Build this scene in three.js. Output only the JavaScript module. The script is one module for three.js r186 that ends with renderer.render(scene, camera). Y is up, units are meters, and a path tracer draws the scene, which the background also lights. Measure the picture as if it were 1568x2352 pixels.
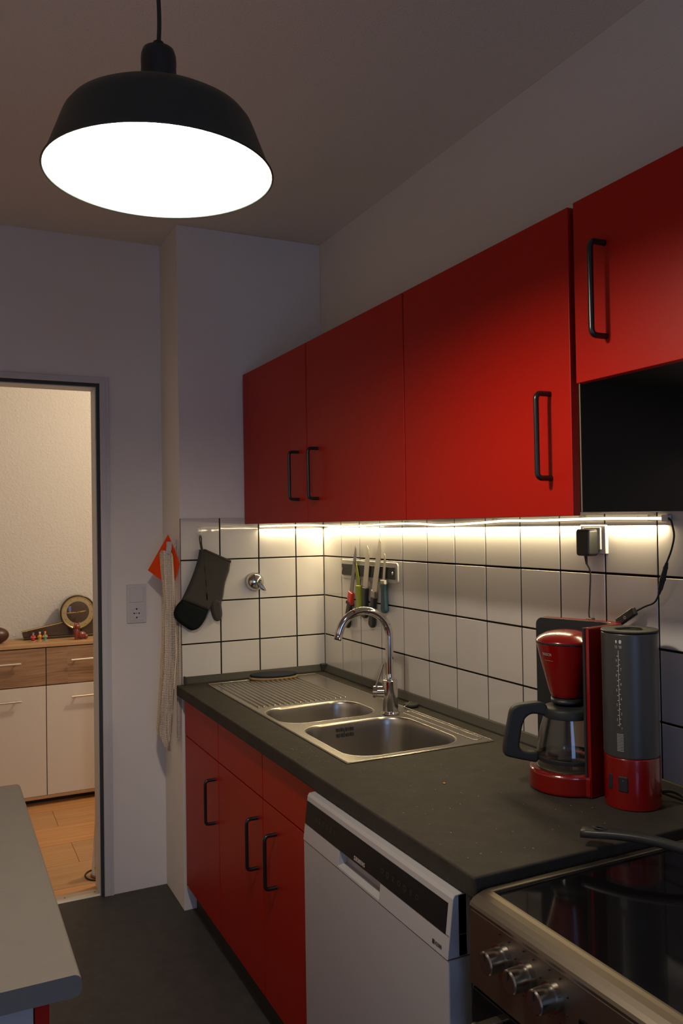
import * as THREE from 'three';
import { RoundedBoxGeometry } from 'three/addons/geometries/RoundedBoxGeometry.js';
import { mergeGeometries } from 'three/addons/utils/BufferGeometryUtils.js';
import { RectAreaLightUniformsLib } from 'three/addons/lights/RectAreaLightUniformsLib.js';

// ---------------------------------------------------------------- camera, sky, exposure
const scene = new THREE.Scene();
const camera = new THREE.PerspectiveCamera(63.486, 1568 / 2352, 0.05, 60);
camera.position.set(-1.3635, 1.3858, 2.9697);
camera.rotation.set(0.01681, -0.45242, -0.01551, 'YXZ');
scene.background = new THREE.Color().setRGB(0.23, 0.39, 0.76).multiplyScalar(104);   // blue dusk sky beyond the window
RectAreaLightUniformsLib.init();
const renderer = new THREE.WebGLRenderer({ antialias: true });
renderer.toneMapping = THREE.LinearToneMapping;
renderer.toneMappingExposure = 0.045;
renderer.shadowMap.enabled = true;
const LAMP = { at: [-1.0760, 1.8910, 1.8010], cd: 54, color: new THREE.Color().setRGB(1, 0.85, 0.68), bulbUp: 0.050, soft: 2.2 };
const LED = { nits: 4000, glow: 90, color: new THREE.Color().setRGB(1, 0.80, 0.46) };
const HALL = { at: [0.10, 2.3, -0.65], cd: 84, color: new THREE.Color().setRGB(1, 0.80, 0.57) };

// ---------------------------------------------------------------- helpers
let seed = 7;
const rnd = () => { seed = (seed * 1664525 + 1013904223) >>> 0; return seed / 4294967296; };
const rr = (a, b) => a + (b - a) * rnd();
const V = (x, y, z) => new THREE.Vector3(x, y, z);
const taken = {};
function numbered(name) {
  taken[name] = (taken[name] ?? -1) + 1;
  return taken[name] ? `${name}_${String(taken[name]).padStart(3, '0')}` : name;
}
const origin = new WeakMap();
function thing(name, label, category, pos = [0, 0, 0], group, turn = 0) {
  const o = new THREE.Group(); o.name = numbered(name); o.position.set(...pos); o.rotation.y = turn;
  o.userData = { label, category }; if (group) o.userData.group = group;
  origin.set(o, turn ? [0, 0, 0] : pos); scene.add(o); return o;
}
function struct(name, label) {
  const o = new THREE.Group(); o.name = name; o.userData = { kind: 'structure' }; if (label) o.userData.label = label;
  origin.set(o, [0, 0, 0]); scene.add(o); return o;
}
function uvm(g) {                                    // texture coordinates in metres, by the way each face looks
  const p = g.attributes.position, n = g.attributes.normal, uv = new Float32Array(p.count * 2);
  for (let i = 0; i < p.count; i++) {
    const ax = Math.abs(n.getX(i)), ay = Math.abs(n.getY(i)), az = Math.abs(n.getZ(i));
    if (ay >= ax && ay >= az) { uv[2 * i] = p.getX(i); uv[2 * i + 1] = p.getZ(i); }
    else if (ax >= az) { uv[2 * i] = p.getZ(i); uv[2 * i + 1] = p.getY(i); }
    else { uv[2 * i] = p.getX(i); uv[2 * i + 1] = p.getY(i); }
  }
  g.setAttribute('uv', new THREE.BufferAttribute(uv, 2)); return g;
}
function part(parent, name, geo, mat, label, keepUv) {
  if (Array.isArray(geo)) geo = merge(geo);
  const o = origin.get(parent) ?? [0, 0, 0];
  if (!keepUv) uvm(geo);
  geo.translate(-o[0], -o[1], -o[2]);
  const m = new THREE.Mesh(geo, mat); m.name = name; m.castShadow = m.receiveShadow = true;
  if (label) m.userData.label = label;
  origin.set(m, o); parent.add(m); return m;
}
function merge(list) {
  return mergeGeometries(list.map((g) => {
    const h = g.index ? g.toNonIndexed() : g.clone();
    for (const k of Object.keys(h.attributes)) if (!['position', 'normal', 'uv'].includes(k)) h.deleteAttribute(k);
    if (!h.attributes.uv) h.setAttribute('uv', new THREE.BufferAttribute(new Float32Array(h.attributes.position.count * 2), 2));
    return h;
  }));
}
function bx(x0, x1, y0, y1, z0, z1, r = 0.0015, seg = 2) {
  const w = Math.abs(x1 - x0), h = Math.abs(y1 - y0), d = Math.abs(z1 - z0);
  const g = r > 0 ? new RoundedBoxGeometry(w, h, d, seg, Math.min(r, w / 2.01, h / 2.01, d / 2.01)) : new THREE.BoxGeometry(w, h, d);
  return g.translate((x0 + x1) / 2, (y0 + y1) / 2, (z0 + z1) / 2);
}
function ext(shape, depth, U, W, O, { bevel = 0, seg = 2, curve = 12 } = {}) {      // shape (u, y) pushed along W; U and W are horizontal or vertical unit vectors
  const g = new THREE.ExtrudeGeometry(shape, { depth: depth - 2 * bevel, bevelEnabled: bevel > 0, bevelThickness: bevel, bevelSize: bevel, bevelOffset: -bevel, bevelSegments: seg, curveSegments: curve });
  g.translate(0, 0, bevel);
  const u = V(...U[0]), v = V(...U[1]), w = V(...W);
  g.applyMatrix4(new THREE.Matrix4().makeBasis(u, v, w).setPosition(...O));
  if (u.clone().cross(v).dot(w) < 0) flip(g);
  return g;
}
function flip(g) {
  const fl = (a, n) => { for (let i = 0; i < a.count; i += 3) for (let k = 0; k < n; k++) { const t = a.array[(i + 1) * n + k]; a.array[(i + 1) * n + k] = a.array[(i + 2) * n + k]; a.array[(i + 2) * n + k] = t; } };
  if (g.index) { const a = g.index.array; for (let i = 0; i < a.length; i += 3) { const t = a[i + 1]; a[i + 1] = a[i + 2]; a[i + 2] = t; } g.computeVertexNormals(); }
  else { for (const k of ['position', 'normal', 'uv']) if (g.attributes[k]) fl(g.attributes[k], g.attributes[k].itemSize); g.computeVertexNormals(); }
  return g;
}
const ZY = [[0, 0, 1], [0, 1, 0]], XY = [[1, 0, 0], [0, 1, 0]], XZ = [[1, 0, 0], [0, 0, 1]];
function poly(pts) { const s = new THREE.Shape(); pts.forEach((p, i) => (i ? s.lineTo(...p) : s.moveTo(...p))); s.closePath(); return s; }
function spline(pts) { const s = new THREE.Shape(); const c = new THREE.CatmullRomCurve3(pts.map((p) => V(p[0], p[1], 0)), true, 'centripetal'); s.setFromPoints(c.getPoints(pts.length * 5).slice(0, -1).map((p) => new THREE.Vector2(p.x, p.y))); return s; }
function rrect(x0, y0, x1, y1, r, kind = THREE.Shape) {
  const s = new kind();
  s.moveTo(x0 + r, y0); s.lineTo(x1 - r, y0); s.absarc(x1 - r, y0 + r, r, -Math.PI / 2, 0); s.lineTo(x1, y1 - r); s.absarc(x1 - r, y1 - r, r, 0, Math.PI / 2);
  s.lineTo(x0 + r, y1); s.absarc(x0 + r, y1 - r, r, Math.PI / 2, Math.PI); s.lineTo(x0, y0 + r); s.absarc(x0 + r, y0 + r, r, Math.PI, Math.PI * 1.5); return s;
}
function tube(pts, r, { seg = 0, rad = 10, closed = false, tension = 0.5, caps = true } = {}) {
  const P = pts.map((p) => (p.isVector3 ? p : V(...p)));
  const c = new THREE.CatmullRomCurve3(P, closed, 'centripetal', tension);
  const g = [new THREE.TubeGeometry(c, seg || P.length * 5, r, rad, closed)];
  if (caps && !closed) for (const p of [P[0], P[P.length - 1]]) g.push(new THREE.SphereGeometry(r, rad, 6).translate(p.x, p.y, p.z));
  return merge(g);
}
function bend(pts, radius) {                          // a polyline with rounded corners, as points
  const P = pts.map((p) => V(...p)), out = [P[0]];
  for (let i = 1; i < P.length - 1; i++) {
    const a = P[i - 1].clone().sub(P[i]).setLength(radius).add(P[i]), b = P[i + 1].clone().sub(P[i]).setLength(radius).add(P[i]);
    const q = new THREE.QuadraticBezierCurve3(a, P[i], b); out.push(...q.getPoints(6));
  }
  out.push(P[P.length - 1]); return out;
}
function pipe(pts, r, rad = 10) {                     // straight pieces stay straight
  const path = new THREE.CurvePath(); for (let i = 1; i < pts.length; i++) path.add(new THREE.LineCurve3(pts[i - 1], pts[i]));
  const n = pts.length, ring = [], g = new THREE.BufferGeometry(), pos = [], idx = [];
  let nrm = null;
  for (let i = 0; i < n; i++) {
    const t = pts[Math.min(i + 1, n - 1)].clone().sub(pts[Math.max(i - 1, 0)]).normalize();
    if (!nrm) nrm = Math.abs(t.y) < 0.9 ? V(0, 1, 0) : V(1, 0, 0);
    nrm = nrm.clone().sub(t.clone().multiplyScalar(nrm.dot(t))).normalize();
    const b = t.clone().cross(nrm);
    for (let k = 0; k < rad; k++) { const a = (k / rad) * Math.PI * 2; const q = pts[i].clone().addScaledVector(nrm, Math.cos(a) * r).addScaledVector(b, Math.sin(a) * r); pos.push(q.x, q.y, q.z); }
    if (i) for (let k = 0; k < rad; k++) { const a = (i - 1) * rad + k, c = (i - 1) * rad + (k + 1) % rad; idx.push(a, a + rad, c, c, a + rad, c + rad); }
  }
  for (const [s, i] of [[0, 0], [1, n - 1]]) { const c = pos.length / 3; pos.push(pts[i].x, pts[i].y, pts[i].z); for (let k = 0; k < rad; k++) { const a = i * rad + k, b = i * rad + (k + 1) % rad; s ? idx.push(c, a, b) : idx.push(c, b, a); } }
  g.setAttribute('position', new THREE.Float32BufferAttribute(pos, 3)); g.setIndex(idx); g.computeVertexNormals();
  const e = g.toNonIndexed(); e.computeVertexNormals(); g.dispose(); return smooth(e, pos, idx);
}
function smooth(e, pos, idx) { const g = new THREE.BufferGeometry(); g.setAttribute('position', new THREE.Float32BufferAttribute(pos, 3)); g.setIndex(idx); g.computeVertexNormals(); return g; }
function lathe(prof, x = 0, y = 0, z = 0, seg = 40) { return new THREE.LatheGeometry(prof.map((p) => new THREE.Vector2(...p)), seg).translate(x, y, z); }
function cyl(r0, r1, a, b, seg = 20) {                // cylinder from a to b
  const A = V(...a), B = V(...b), d = B.clone().sub(A), g = new THREE.CylinderGeometry(r1, r0, d.length(), seg);
  g.applyQuaternion(new THREE.Quaternion().setFromUnitVectors(V(0, 1, 0), d.clone().normalize()));
  const m = A.add(B).multiplyScalar(0.5); return g.translate(m.x, m.y, m.z);
}
function grid(nu, nv, f) {                            // surface from f(u, v)
  const pos = [], uv = [], idx = [];
  for (let j = 0; j <= nv; j++) for (let i = 0; i <= nu; i++) { const p = f(i / nu, j / nv); pos.push(...(p.isVector3 ? [p.x, p.y, p.z] : p)); uv.push(i / nu, j / nv); }
  for (let j = 0; j < nv; j++) for (let i = 0; i < nu; i++) { const a = j * (nu + 1) + i, b = a + nu + 1; idx.push(a, a + 1, b, b, a + 1, b + 1); }
  const g = new THREE.BufferGeometry(); g.setAttribute('position', new THREE.Float32BufferAttribute(pos, 3)); g.setAttribute('uv', new THREE.Float32BufferAttribute(uv, 2)); g.setIndex(idx); g.computeVertexNormals(); return g;
}
function loft(rings, cap = true) {                    // closed rings of equal length
  const n = rings[0].length, pos = [], idx = [];
  rings.forEach((r) => r.forEach((p) => pos.push(...p)));
  for (let j = 0; j < rings.length - 1; j++) for (let i = 0; i < n; i++) { const a = j * n + i, b = j * n + (i + 1) % n; idx.push(a, b, a + n, a + n, b, b + n); }
  if (cap) { const L = rings[rings.length - 1], c = L.reduce((s, p) => [s[0] + p[0] / n, s[1] + p[1] / n, s[2] + p[2] / n], [0, 0, 0]); const k = pos.length / 3; pos.push(...c); for (let i = 0; i < n; i++) idx.push((rings.length - 1) * n + i, (rings.length - 1) * n + (i + 1) % n, k); }
  const g = new THREE.BufferGeometry(); g.setAttribute('position', new THREE.Float32BufferAttribute(pos, 3)); g.setIndex(idx); g.computeVertexNormals(); return g;
}

// ---------------------------------------------------------------- textures (grain, print) and materials
function lattice(n, s) { const a = new Float32Array(n * n); let q = s; for (let i = 0; i < n * n; i++) { q = (q * 1664525 + 1013904223) >>> 0; a[i] = q / 4294967296; } return a; }
function vnoise(tab, n, x, y) {
  const xi = Math.floor(x), yi = Math.floor(y), fx = x - xi, fy = y - yi, u = fx * fx * (3 - 2 * fx), v = fy * fy * (3 - 2 * fy), m = (k) => ((k % n) + n) % n;
  const a = tab[m(yi) * n + m(xi)], b = tab[m(yi) * n + m(xi + 1)], c = tab[m(yi + 1) * n + m(xi)], d = tab[m(yi + 1) * n + m(xi + 1)];
  return a + (b - a) * u + (c - a) * v + (a - b - c + d) * u * v;
}
function tex(size, f, metres, srgb = false, sy = size) {
  const d = new Uint8Array(size * sy * 4);
  for (let y = 0; y < sy; y++) for (let x = 0; x < size; x++) { const c = f(x / size, y / sy), i = (y * size + x) * 4; for (let k = 0; k < 3; k++) d[i + k] = Math.max(0, Math.min(255, (Array.isArray(c) ? c[k] : c) * 255)); d[i + 3] = 255; }
  const t = new THREE.DataTexture(d, size, sy); t.wrapS = t.wrapT = THREE.RepeatWrapping; t.magFilter = THREE.LinearFilter; t.minFilter = THREE.LinearFilter;
  const m = Array.isArray(metres) ? metres : [metres, metres]; t.repeat.set(1 / m[0], 1 / m[1]); if (srgb) t.colorSpace = THREE.SRGBColorSpace; t.needsUpdate = true; return t;
}
const L8 = lattice(8, 1), L32 = lattice(32, 2), L64 = lattice(64, 3), L128 = lattice(128, 4), L256 = lattice(256, 5);
const fineWall = tex(512, (u, v) => 0.5 * vnoise(L128, 128, u * 128, v * 128) + 0.5 * vnoise(L256, 256, u * 256, v * 256), 0.5);
const woodchip = tex(512, (u, v) => { const a = vnoise(L64, 64, u * 64, v * 64), b = vnoise(L128, 128, u * 128, v * 128); return Math.pow(Math.max(0, a * 0.6 + b * 0.5 - 0.25), 1.3); }, 0.55);
const stoneGrain = (base, amp, sp) => tex(1024, (u, v) => { const n = 0.5 * vnoise(L32, 32, u * 32, v * 32) + 0.3 * vnoise(L128, 128, u * 128, v * 128) + 0.2 * vnoise(L256, 256, u * 256, v * 256), s = vnoise(L256, 256, u * 256 + 0.5, v * 256 + 17.5) > sp ? 0.05 : 0; return base.map((c) => c * (1 - amp + 2 * amp * n) + s); }, 0.9, true);
function oak(base, dark, s0, len = 0.9, wid = 0.24) {
  const T = lattice(256, s0), K = lattice(16, s0 + 1);
  return tex(512, (u, v) => {
    const w = v + 0.035 * (vnoise(K, 16, u * 4, v * 4) - 0.5);
    const a = vnoise(T, 256, u * 6, w * 64), b = vnoise(T, 256, u * 20 + 31, w * 200 + 9), c = vnoise(K, 16, u * 2, v * 8), k = Math.pow(0.45 * a + 0.25 * b + 0.3 * c, 1.6);
    return base.map((x, i) => x + (dark[i] - x) * k);
  }, [len, wid], true, 512);
}
const brushed = tex(256, (u, v) => 0.35 + 0.4 * vnoise(L256, 256, u * 6, v * 256), [0.2, 0.05]);
const weave = tex(256, (u, v) => 0.5 + 0.25 * Math.sin(u * Math.PI * 80) + 0.25 * Math.sin(v * Math.PI * 80), 0.09);
const waffleTint = tex(256, (u, v) => { const k = 0.74 + 0.26 * Math.max(Math.abs(Math.sin(u * Math.PI * 12)), Math.abs(Math.sin(v * Math.PI * 12))); return [0.90 * k, 0.835 * k, 0.765 * k]; }, 0.075, true);
const waffle = tex(256, (u, v) => Math.max(Math.abs(Math.sin(u * Math.PI * 12)), Math.abs(Math.sin(v * Math.PI * 12))), 0.075);
const std = (o) => new THREE.MeshStandardMaterial(o), phy = (o) => new THREE.MeshPhysicalMaterial(o);
const rgb = (r, g, b) => new THREE.Color().setRGB(r, g, b);
const M = {
  wall: std({ color: rgb(0.85, 0.80, 0.765), roughness: 0.9, bumpMap: fineWall, bumpScale: 0.0007 }),
  hallWall: std({ color: rgb(0.62, 0.60, 0.57), roughness: 0.9, bumpMap: woodchip, bumpScale: 0.0018 }),
  ceil: std({ color: rgb(0.80, 0.73, 0.67), roughness: 0.95, bumpMap: fineWall, bumpScale: 0.0012 }),
  tile: phy({ color: rgb(0.575, 0.55, 0.535), roughness: 0.2, clearcoat: 0.7, clearcoatRoughness: 0.03 }),
  grout: phy({ color: rgb(0.012, 0.009, 0.007), roughness: 1, specularIntensity: 0.1 }),
  floor: std({ map: stoneGrain([0.27, 0.265, 0.26], 0.14, 2), roughness: 0.6 }),
  red: phy({ color: rgb(0.325, 0.005, 0.0003), roughness: 0.42, specularIntensity: 0.5 }),
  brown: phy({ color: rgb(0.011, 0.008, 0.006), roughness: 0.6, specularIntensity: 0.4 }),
  edgeband: std({ color: rgb(0.3, 0.2, 0.12), roughness: 0.5 }),
  whiteBoard: std({ color: rgb(0.7, 0.68, 0.65), roughness: 0.5 }),
  blackMetal: std({ color: rgb(0.008, 0.008, 0.009), roughness: 0.28 }),
  worktop: phy({ map: stoneGrain([0.188, 0.175, 0.155], 0.16, 0.93), roughness: 0.72, specularIntensity: 0.4, bumpMap: fineWall, bumpScale: 0.0002 }),
  strip: phy({ color: rgb(0.035, 0.033, 0.029), roughness: 0.6, specularIntensity: 0.4 }),
  plinth: std({ color: rgb(0.02, 0.018, 0.014), roughness: 0.6 }),
  steel: std({ color: rgb(0.40, 0.375, 0.34), metalness: 1, roughness: 0.27, bumpMap: brushed, bumpScale: 0.000004 }),
  steelBowl: std({ color: rgb(0.40, 0.38, 0.35), metalness: 1, roughness: 0.3 }),
  chrome: std({ color: rgb(0.72, 0.72, 0.72), metalness: 1, roughness: 0.06 }),
  blade: std({ color: rgb(0.72, 0.68, 0.6), metalness: 1, roughness: 0.38 }),
  darkBlade: std({ color: rgb(0.22, 0.2, 0.2), metalness: 0.7, roughness: 0.4 }),
  frame: std({ color: rgb(0.62, 0.6, 0.62), roughness: 0.5 }),
  seal: std({ color: rgb(0.035, 0.042, 0.045), roughness: 0.7 }),
  alu: std({ color: rgb(0.7, 0.67, 0.62), metalness: 1, roughness: 0.32 }),
  plastic: std({ color: rgb(0.66, 0.63, 0.63), roughness: 0.4 }),
  black: std({ color: rgb(0.011, 0.012, 0.013), roughness: 0.45 }),
  rubber: std({ color: rgb(0.016, 0.016, 0.016), roughness: 0.75 }),
  darkGrey: phy({ color: rgb(0.016, 0.018, 0.019), roughness: 0.5, specularIntensity: 0.45 }),
  band: phy({ color: rgb(0.009, 0.009, 0.01), roughness: 0.4, specularIntensity: 0.25 }),
  stoveSteel: std({ color: rgb(0.19, 0.165, 0.13), metalness: 1, roughness: 0.44, bumpMap: brushed, bumpScale: 0.000004 }),
  knob: std({ color: rgb(0.46, 0.45, 0.44), metalness: 1, roughness: 0.22 }),
  knobFace: std({ color: rgb(0.16, 0.14, 0.12), metalness: 1, roughness: 0.45 }),
  gloss: phy({ color: rgb(0.004, 0.004, 0.005), roughness: 0.06, specularIntensity: 0.7 }),
  glossRed: phy({ color: rgb(0.165, 0.002, 0.001), roughness: 0.22, clearcoat: 0.7, clearcoatRoughness: 0.06 }),
  dwWhite: std({ color: rgb(0.40, 0.395, 0.405), roughness: 0.42 }),
  paleTop: std({ map: stoneGrain([0.455, 0.44, 0.42], 0.025, 2), roughness: 0.55 }),
  enamel: std({ color: rgb(0.012, 0.02, 0.017), roughness: 0.42 }),
  innerWhite: std({ color: rgb(0.85, 0.85, 0.83), roughness: 0.5 }),
  glass: phy({ color: rgb(0.98, 0.98, 0.97), roughness: 0.02, transmission: 1, thickness: 0, ior: 1.5 }),
  tank: phy({ color: rgb(0.075, 0.079, 0.083), roughness: 0.35, transmission: 0.55, thickness: 0 }),
  clear: phy({ color: rgb(0.9, 0.9, 0.9), roughness: 0.1, transmission: 0.9, thickness: 0 }),
  cloth: std({ color: rgb(0.040, 0.036, 0.032), roughness: 1, bumpMap: weave, bumpScale: 0.0006 }),
  clothBlack: phy({ color: rgb(0.004, 0.006, 0.007), roughness: 0.8, specularIntensity: 0.25 }),
  towel: std({ map: waffleTint, roughness: 1, bumpMap: waffle, bumpScale: 0.003 }),
  towelOrange: std({ color: rgb(0.70, 0.50, 0.31), roughness: 1, bumpMap: waffle, bumpScale: 0.002 }),
  orange: phy({ color: rgb(0.78, 0.062, 0.008), roughness: 0.85, specularIntensity: 0.3, bumpMap: weave, bumpScale: 0.0003 }),
  teal: std({ color: rgb(0.012, 0.05, 0.07), roughness: 0.5 }),
  green: std({ color: rgb(0.24, 0.28, 0.012), roughness: 0.4 }),
  oakTop: std({ map: oak([0.74, 0.60, 0.44], [0.55, 0.41, 0.27], 11), roughness: 0.5 }),
  oakFront: std({ map: oak([0.66, 0.53, 0.41], [0.38, 0.27, 0.19], 23, 0.8, 0.3), roughness: 0.55 }),
  walnut: phy({ map: oak([0.26, 0.15, 0.06], [0.09, 0.045, 0.02], 31, 0.4, 0.1), roughness: 0.3, clearcoat: 0.8, clearcoatRoughness: 0.1 }),
  lacquer: phy({ color: rgb(0.012, 0.009, 0.006), roughness: 0.2, clearcoat: 1, clearcoatRoughness: 0.05 }),
  brass: std({ color: rgb(0.78, 0.58, 0.2), metalness: 1, roughness: 0.22 }),
  amberGlass: phy({ color: rgb(0.16, 0.012, 0.006), roughness: 0.12, clearcoat: 1 }),
};
const planks = [0, 1, 2, 3].map((k) => std({ map: oak([0.76 + 0.02 * k, 0.60, 0.42 - 0.01 * k], [0.58, 0.42, 0.26], 41 + 2 * k, 1.1, 0.16), roughness: 0.42 }));
function print(w, h, draw) { const c = document.createElement('canvas'); c.width = w; c.height = h; const x = c.getContext('2d'); x.clearRect(0, 0, w, h); draw(x, w, h); const t = new THREE.CanvasTexture(c); t.colorSpace = THREE.SRGBColorSpace; t.magFilter = t.minFilter = THREE.LinearFilter; return t; }
const printed = (t, rough = 0.4) => std({ map: t, transparent: true, alphaTest: 0.2, roughness: rough });

// ---------------------------------------------------------------- the room
const H = 2.503, T = 1.4215, TOP = 0.819, P = 0.153, DW = -0.265;
{
  const f = struct('floor', 'dark grey kitchen floor covering'); part(f, 'floor_covering', bx(-2.0, 0.1, -0.1, 0, -0.285, 4.7, 0), M.floor);
  const c = struct('ceiling', 'plain painted ceiling'); part(c, 'ceiling_slab', bx(-2.1, 1.0, H, H + 0.1, -1.95, 4.8, 0), M.ceil);
  const wl = struct('wall_left'); part(wl, 'plaster', bx(-2.0, -1.9, 0, H, -0.265, 4.7, 0), M.wall);
  const wb = struct('wall_back', 'painted wall with the door opening');
  part(wb, 'plaster', ext(poly([[-2.1, 0], [-1.70, 0], [-1.70, 1.95], [-0.80, 1.95], [-0.80, 0], [0.1, 0], [0.1, H], [-2.1, H]]), 0.1, XY, [0, 0, 1], [0, 0, DW - 0.1]), M.wall);
  const we = struct('wall_end', 'projecting wall block behind the sink end'); part(we, 'plaster', bx(-0.574, 0.0045, 0, H, DW - 0.005, -0.006, 0.002), M.wall);
  const wr = struct('wall_right', 'painted wall above and tiles below'); part(wr, 'plaster', bx(0.0045, 0.1, 0, H, -0.265, 4.7, 0), M.wall);
  const wf = struct('wall_front', 'wall with the window behind the camera');
  const s = poly([[-2.0, 0], [0.1, 0], [0.1, H], [-2.0, H]]); s.holes.push(new THREE.Path([[-1.88, 0.4], [-1.88, 1.85], [-0.95, 1.85], [-0.95, 0.4]].map((p) => new THREE.Vector2(...p))));
  part(wf, 'plaster', ext(s, 0.1, XY, [0, 0, 1], [0, 0, 4.6]), M.wall);
  const w = struct('window_1', 'white framed window behind the camera');
  const fr = rrect(-1.88, 0.4, -0.95, 1.85, 0.001); fr.holes.push(rrect(-1.83, 0.45, -1.0, 1.8, 0.001, THREE.Path));
  part(w, 'window_frame', ext(fr, 0.05, XY, [0, 0, 1], [0, 0, 4.62]), M.whiteBoard);
  part(w, 'pane', bx(-1.83, -1.0, 0.45, 1.8, 4.642, 4.646, 0), M.glass);
  // hall beyond the door
  const wh = struct('wall_hall', 'warmly lit textured wall of the hall');
  part(wh, 'wallpaper', [bx(-2.0, 0.9, 0, H, -1.885, -1.785, 0), bx(-2.1, -2.0, 0, H, -1.885, -0.365, 0), bx(0.9, 1.0, 0, H, -1.885, -0.265, 0), bx(0.1, 0.9, 0, H, -0.365, -0.265, 0)], M.hallWall);
  const fh = struct('floor_hall', 'wooden plank floor of the hall'); part(fh, 'underlay', bx(-2.0, 0.9, -0.1, -0.009, -1.785, -0.285, 0), M.grout);
  let row = 0;
  for (const z1 of [-0.335, -0.41, -0.65, -0.89, -1.13, -1.37, -1.61]) {
    const z0 = row ? Math.max(z1 - 0.239, -1.785) : -0.409, off = [-0.3, -0.2, -0.845, -0.35, -0.87, -0.5, -0.1][row++];
    for (let x = off - 2.6; x < 0.9; x += 1.3) { const a = Math.max(x, -2.0), b = Math.min(x + 1.2985, 0.9); if (b - a > 0.02) part(fh, 'plank', bx(a, b, -0.009, 0, z0 + 0.0005, z1 - 0.0005, 0.0006, 1), planks[Math.floor(rnd() * 4)]); }
  }
  // tiles, one by one
  part(we, 'grout', bx(-0.574, 0.0, 0.80, T, -0.006, -0.0022, 0), M.grout);
  part(wr, 'grout', bx(0.0022, 0.0045, 0.80, T, -0.001, 2.42, 0), M.grout);
  const shapes = {};
  function tile(parent, along, u0, u1, y0, y1) {
    const w = u1 - u0, h = y1 - y0, key = along + w.toFixed(4) + h.toFixed(4);
    shapes[key] ??= uvm(along === 'x' ? bx(-w / 2, w / 2, -h / 2, h / 2, -0.003, 0.003, 0.0012, 2) : bx(-0.003, 0.003, -h / 2, h / 2, -w / 2, w / 2, 0.0012, 2));
    const m = new THREE.Mesh(shapes[key], M.tile); m.name = 'tile'; m.castShadow = m.receiveShadow = true;
    const t = () => rr(-0.0022, 0.0022);
    if (along === 'x') { m.position.set((u0 + u1) / 2, (y0 + y1) / 2, -0.003); m.rotation.set(t(), t(), 0); } else { m.position.set(0.003, (y0 + y1) / 2, (u0 + u1) / 2); m.rotation.set(0, t(), t()); }
    parent.add(m);
  }
  const ex = [-0.574, -0.4252, -0.2722, -0.1192, 0], g = 0.0024;
  for (let r = 0; r < 4; r++) {
    const y1 = T - r * P - (r ? g : 0), y0 = T - (r + 1) * P + g;
    for (let k = 0; k < 4; k++) tile(we, 'x', ex[k] + (k ? g : 0.001), ex[k + 1] - g, y0, y1);
    for (let k = 0; k < 16; k++) tile(wr, 'z', k ? 0.1567 + (k - 1) * P + g : g, 0.1567 + k * P - g, y0, y1);
  }
  // door frame
  const d = struct('door_1', 'steel door frame without a door leaf');
  const fl = (a, b, t0, t1) => { const q = poly([[-1.66 - b, 0], [-1.66 - b, t1], [-0.822 + b, t1], [-0.822 + b, 0], [-0.822 + a, 0], [-0.822 + a, t0], [-1.66 - a, t0], [-1.66 - a, 0]]); return q; };
  part(d, 'frame_flange', [ext(fl(0.012, 0.0455, 1.944, 1.966), 0.014, XY, [0, 0, 1], [0, 0, DW - 0.008], { bevel: 0.002 }), ext(fl(0.034, 0.0455, 1.955, 1.966), 0.003, XY, [0, 0, 1], [0, 0, DW + 0.0045], { bevel: 0.001 })], M.frame);
  part(d, 'door_seal', ext(fl(0, 0.0125, 1.932, 1.9445), 0.012, XY, [0, 0, 1], [0, 0, DW - 0.016], { bevel: 0.002 }), M.seal);
  part(d, 'frame_reveal', ext(fl(-0.003, 0.03, 1.929, 1.95), 0.098, XY, [0, 0, 1], [0, 0, DW - 0.112]), M.frame);
  const ts = thing('threshold_strip', 'worn aluminium threshold strip between dark kitchen floor and wooden hall floor', 'threshold', [-1.241, 0, -0.31]);
  part(ts, 'rail', ext(poly([[-0.338, 0], [-0.334, 0.006], [-0.300, 0.0075], [-0.286, 0.006], [-0.281, 0]].map(([z, y]) => [z, y])), 0.836, ZY, [1, 0, 0], [-1.659, 0, 0]), M.alu);
  for (const x of [-0.95, -0.84, -1.1, -1.3]) part(ts, 'screw', cyl(0.004, 0.0035, [x, 0.0065, -0.305], [x, 0.0083, -0.305], 12), M.steel);
}

// ---------------------------------------------------------------- cabinets
function handle(parent, x, y0, y1, z) {               // black bow handle standing off a front at x
  const pts = bend([[x + 0.004, y1, z], [x - 0.033, y1, z], [x - 0.033, y0, z], [x + 0.004, y0, z]], 0.012);
  return part(parent, 'handle', pipe(pts, 0.0052, 12), M.blackMetal);
}
function wallCabinet(label, z0, z1, y0, y1, hz, hy0, hy1, sideZ) {
  const t = thing('wall_cabinet', label, 'cabinet', [-0.165, y0, (z0 + z1) / 2], 'red wall cabinets above the worktop');
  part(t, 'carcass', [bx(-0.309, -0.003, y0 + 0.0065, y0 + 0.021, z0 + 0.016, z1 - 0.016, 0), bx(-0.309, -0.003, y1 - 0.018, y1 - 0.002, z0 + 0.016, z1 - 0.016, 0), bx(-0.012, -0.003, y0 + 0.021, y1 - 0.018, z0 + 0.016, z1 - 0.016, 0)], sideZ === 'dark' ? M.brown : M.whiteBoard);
  for (const [a, b] of [[z0 + 0.0005, z0 + 0.016], [z1 - 0.016, z1 - 0.0005]]) { const s = part(t, 'side_panel', bx(-0.3085, -0.003, y0 + 0.0065, y1 - 0.002, a, b, 0.0006), M.brown); part(s, 'edge_band', bx(-0.3105, -0.3085, y0 + 0.0065, y1 - 0.002, a, b, 0.0004), M.edgeband); }
  const d = part(t, 'door', bx(-0.3300, -0.3125, y0, y1, z0 + 0.0022, z1 - 0.0022, 0.0014), M.red);
  handle(d, -0.330, hy0, hy1, hz);
  return t;
}
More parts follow.
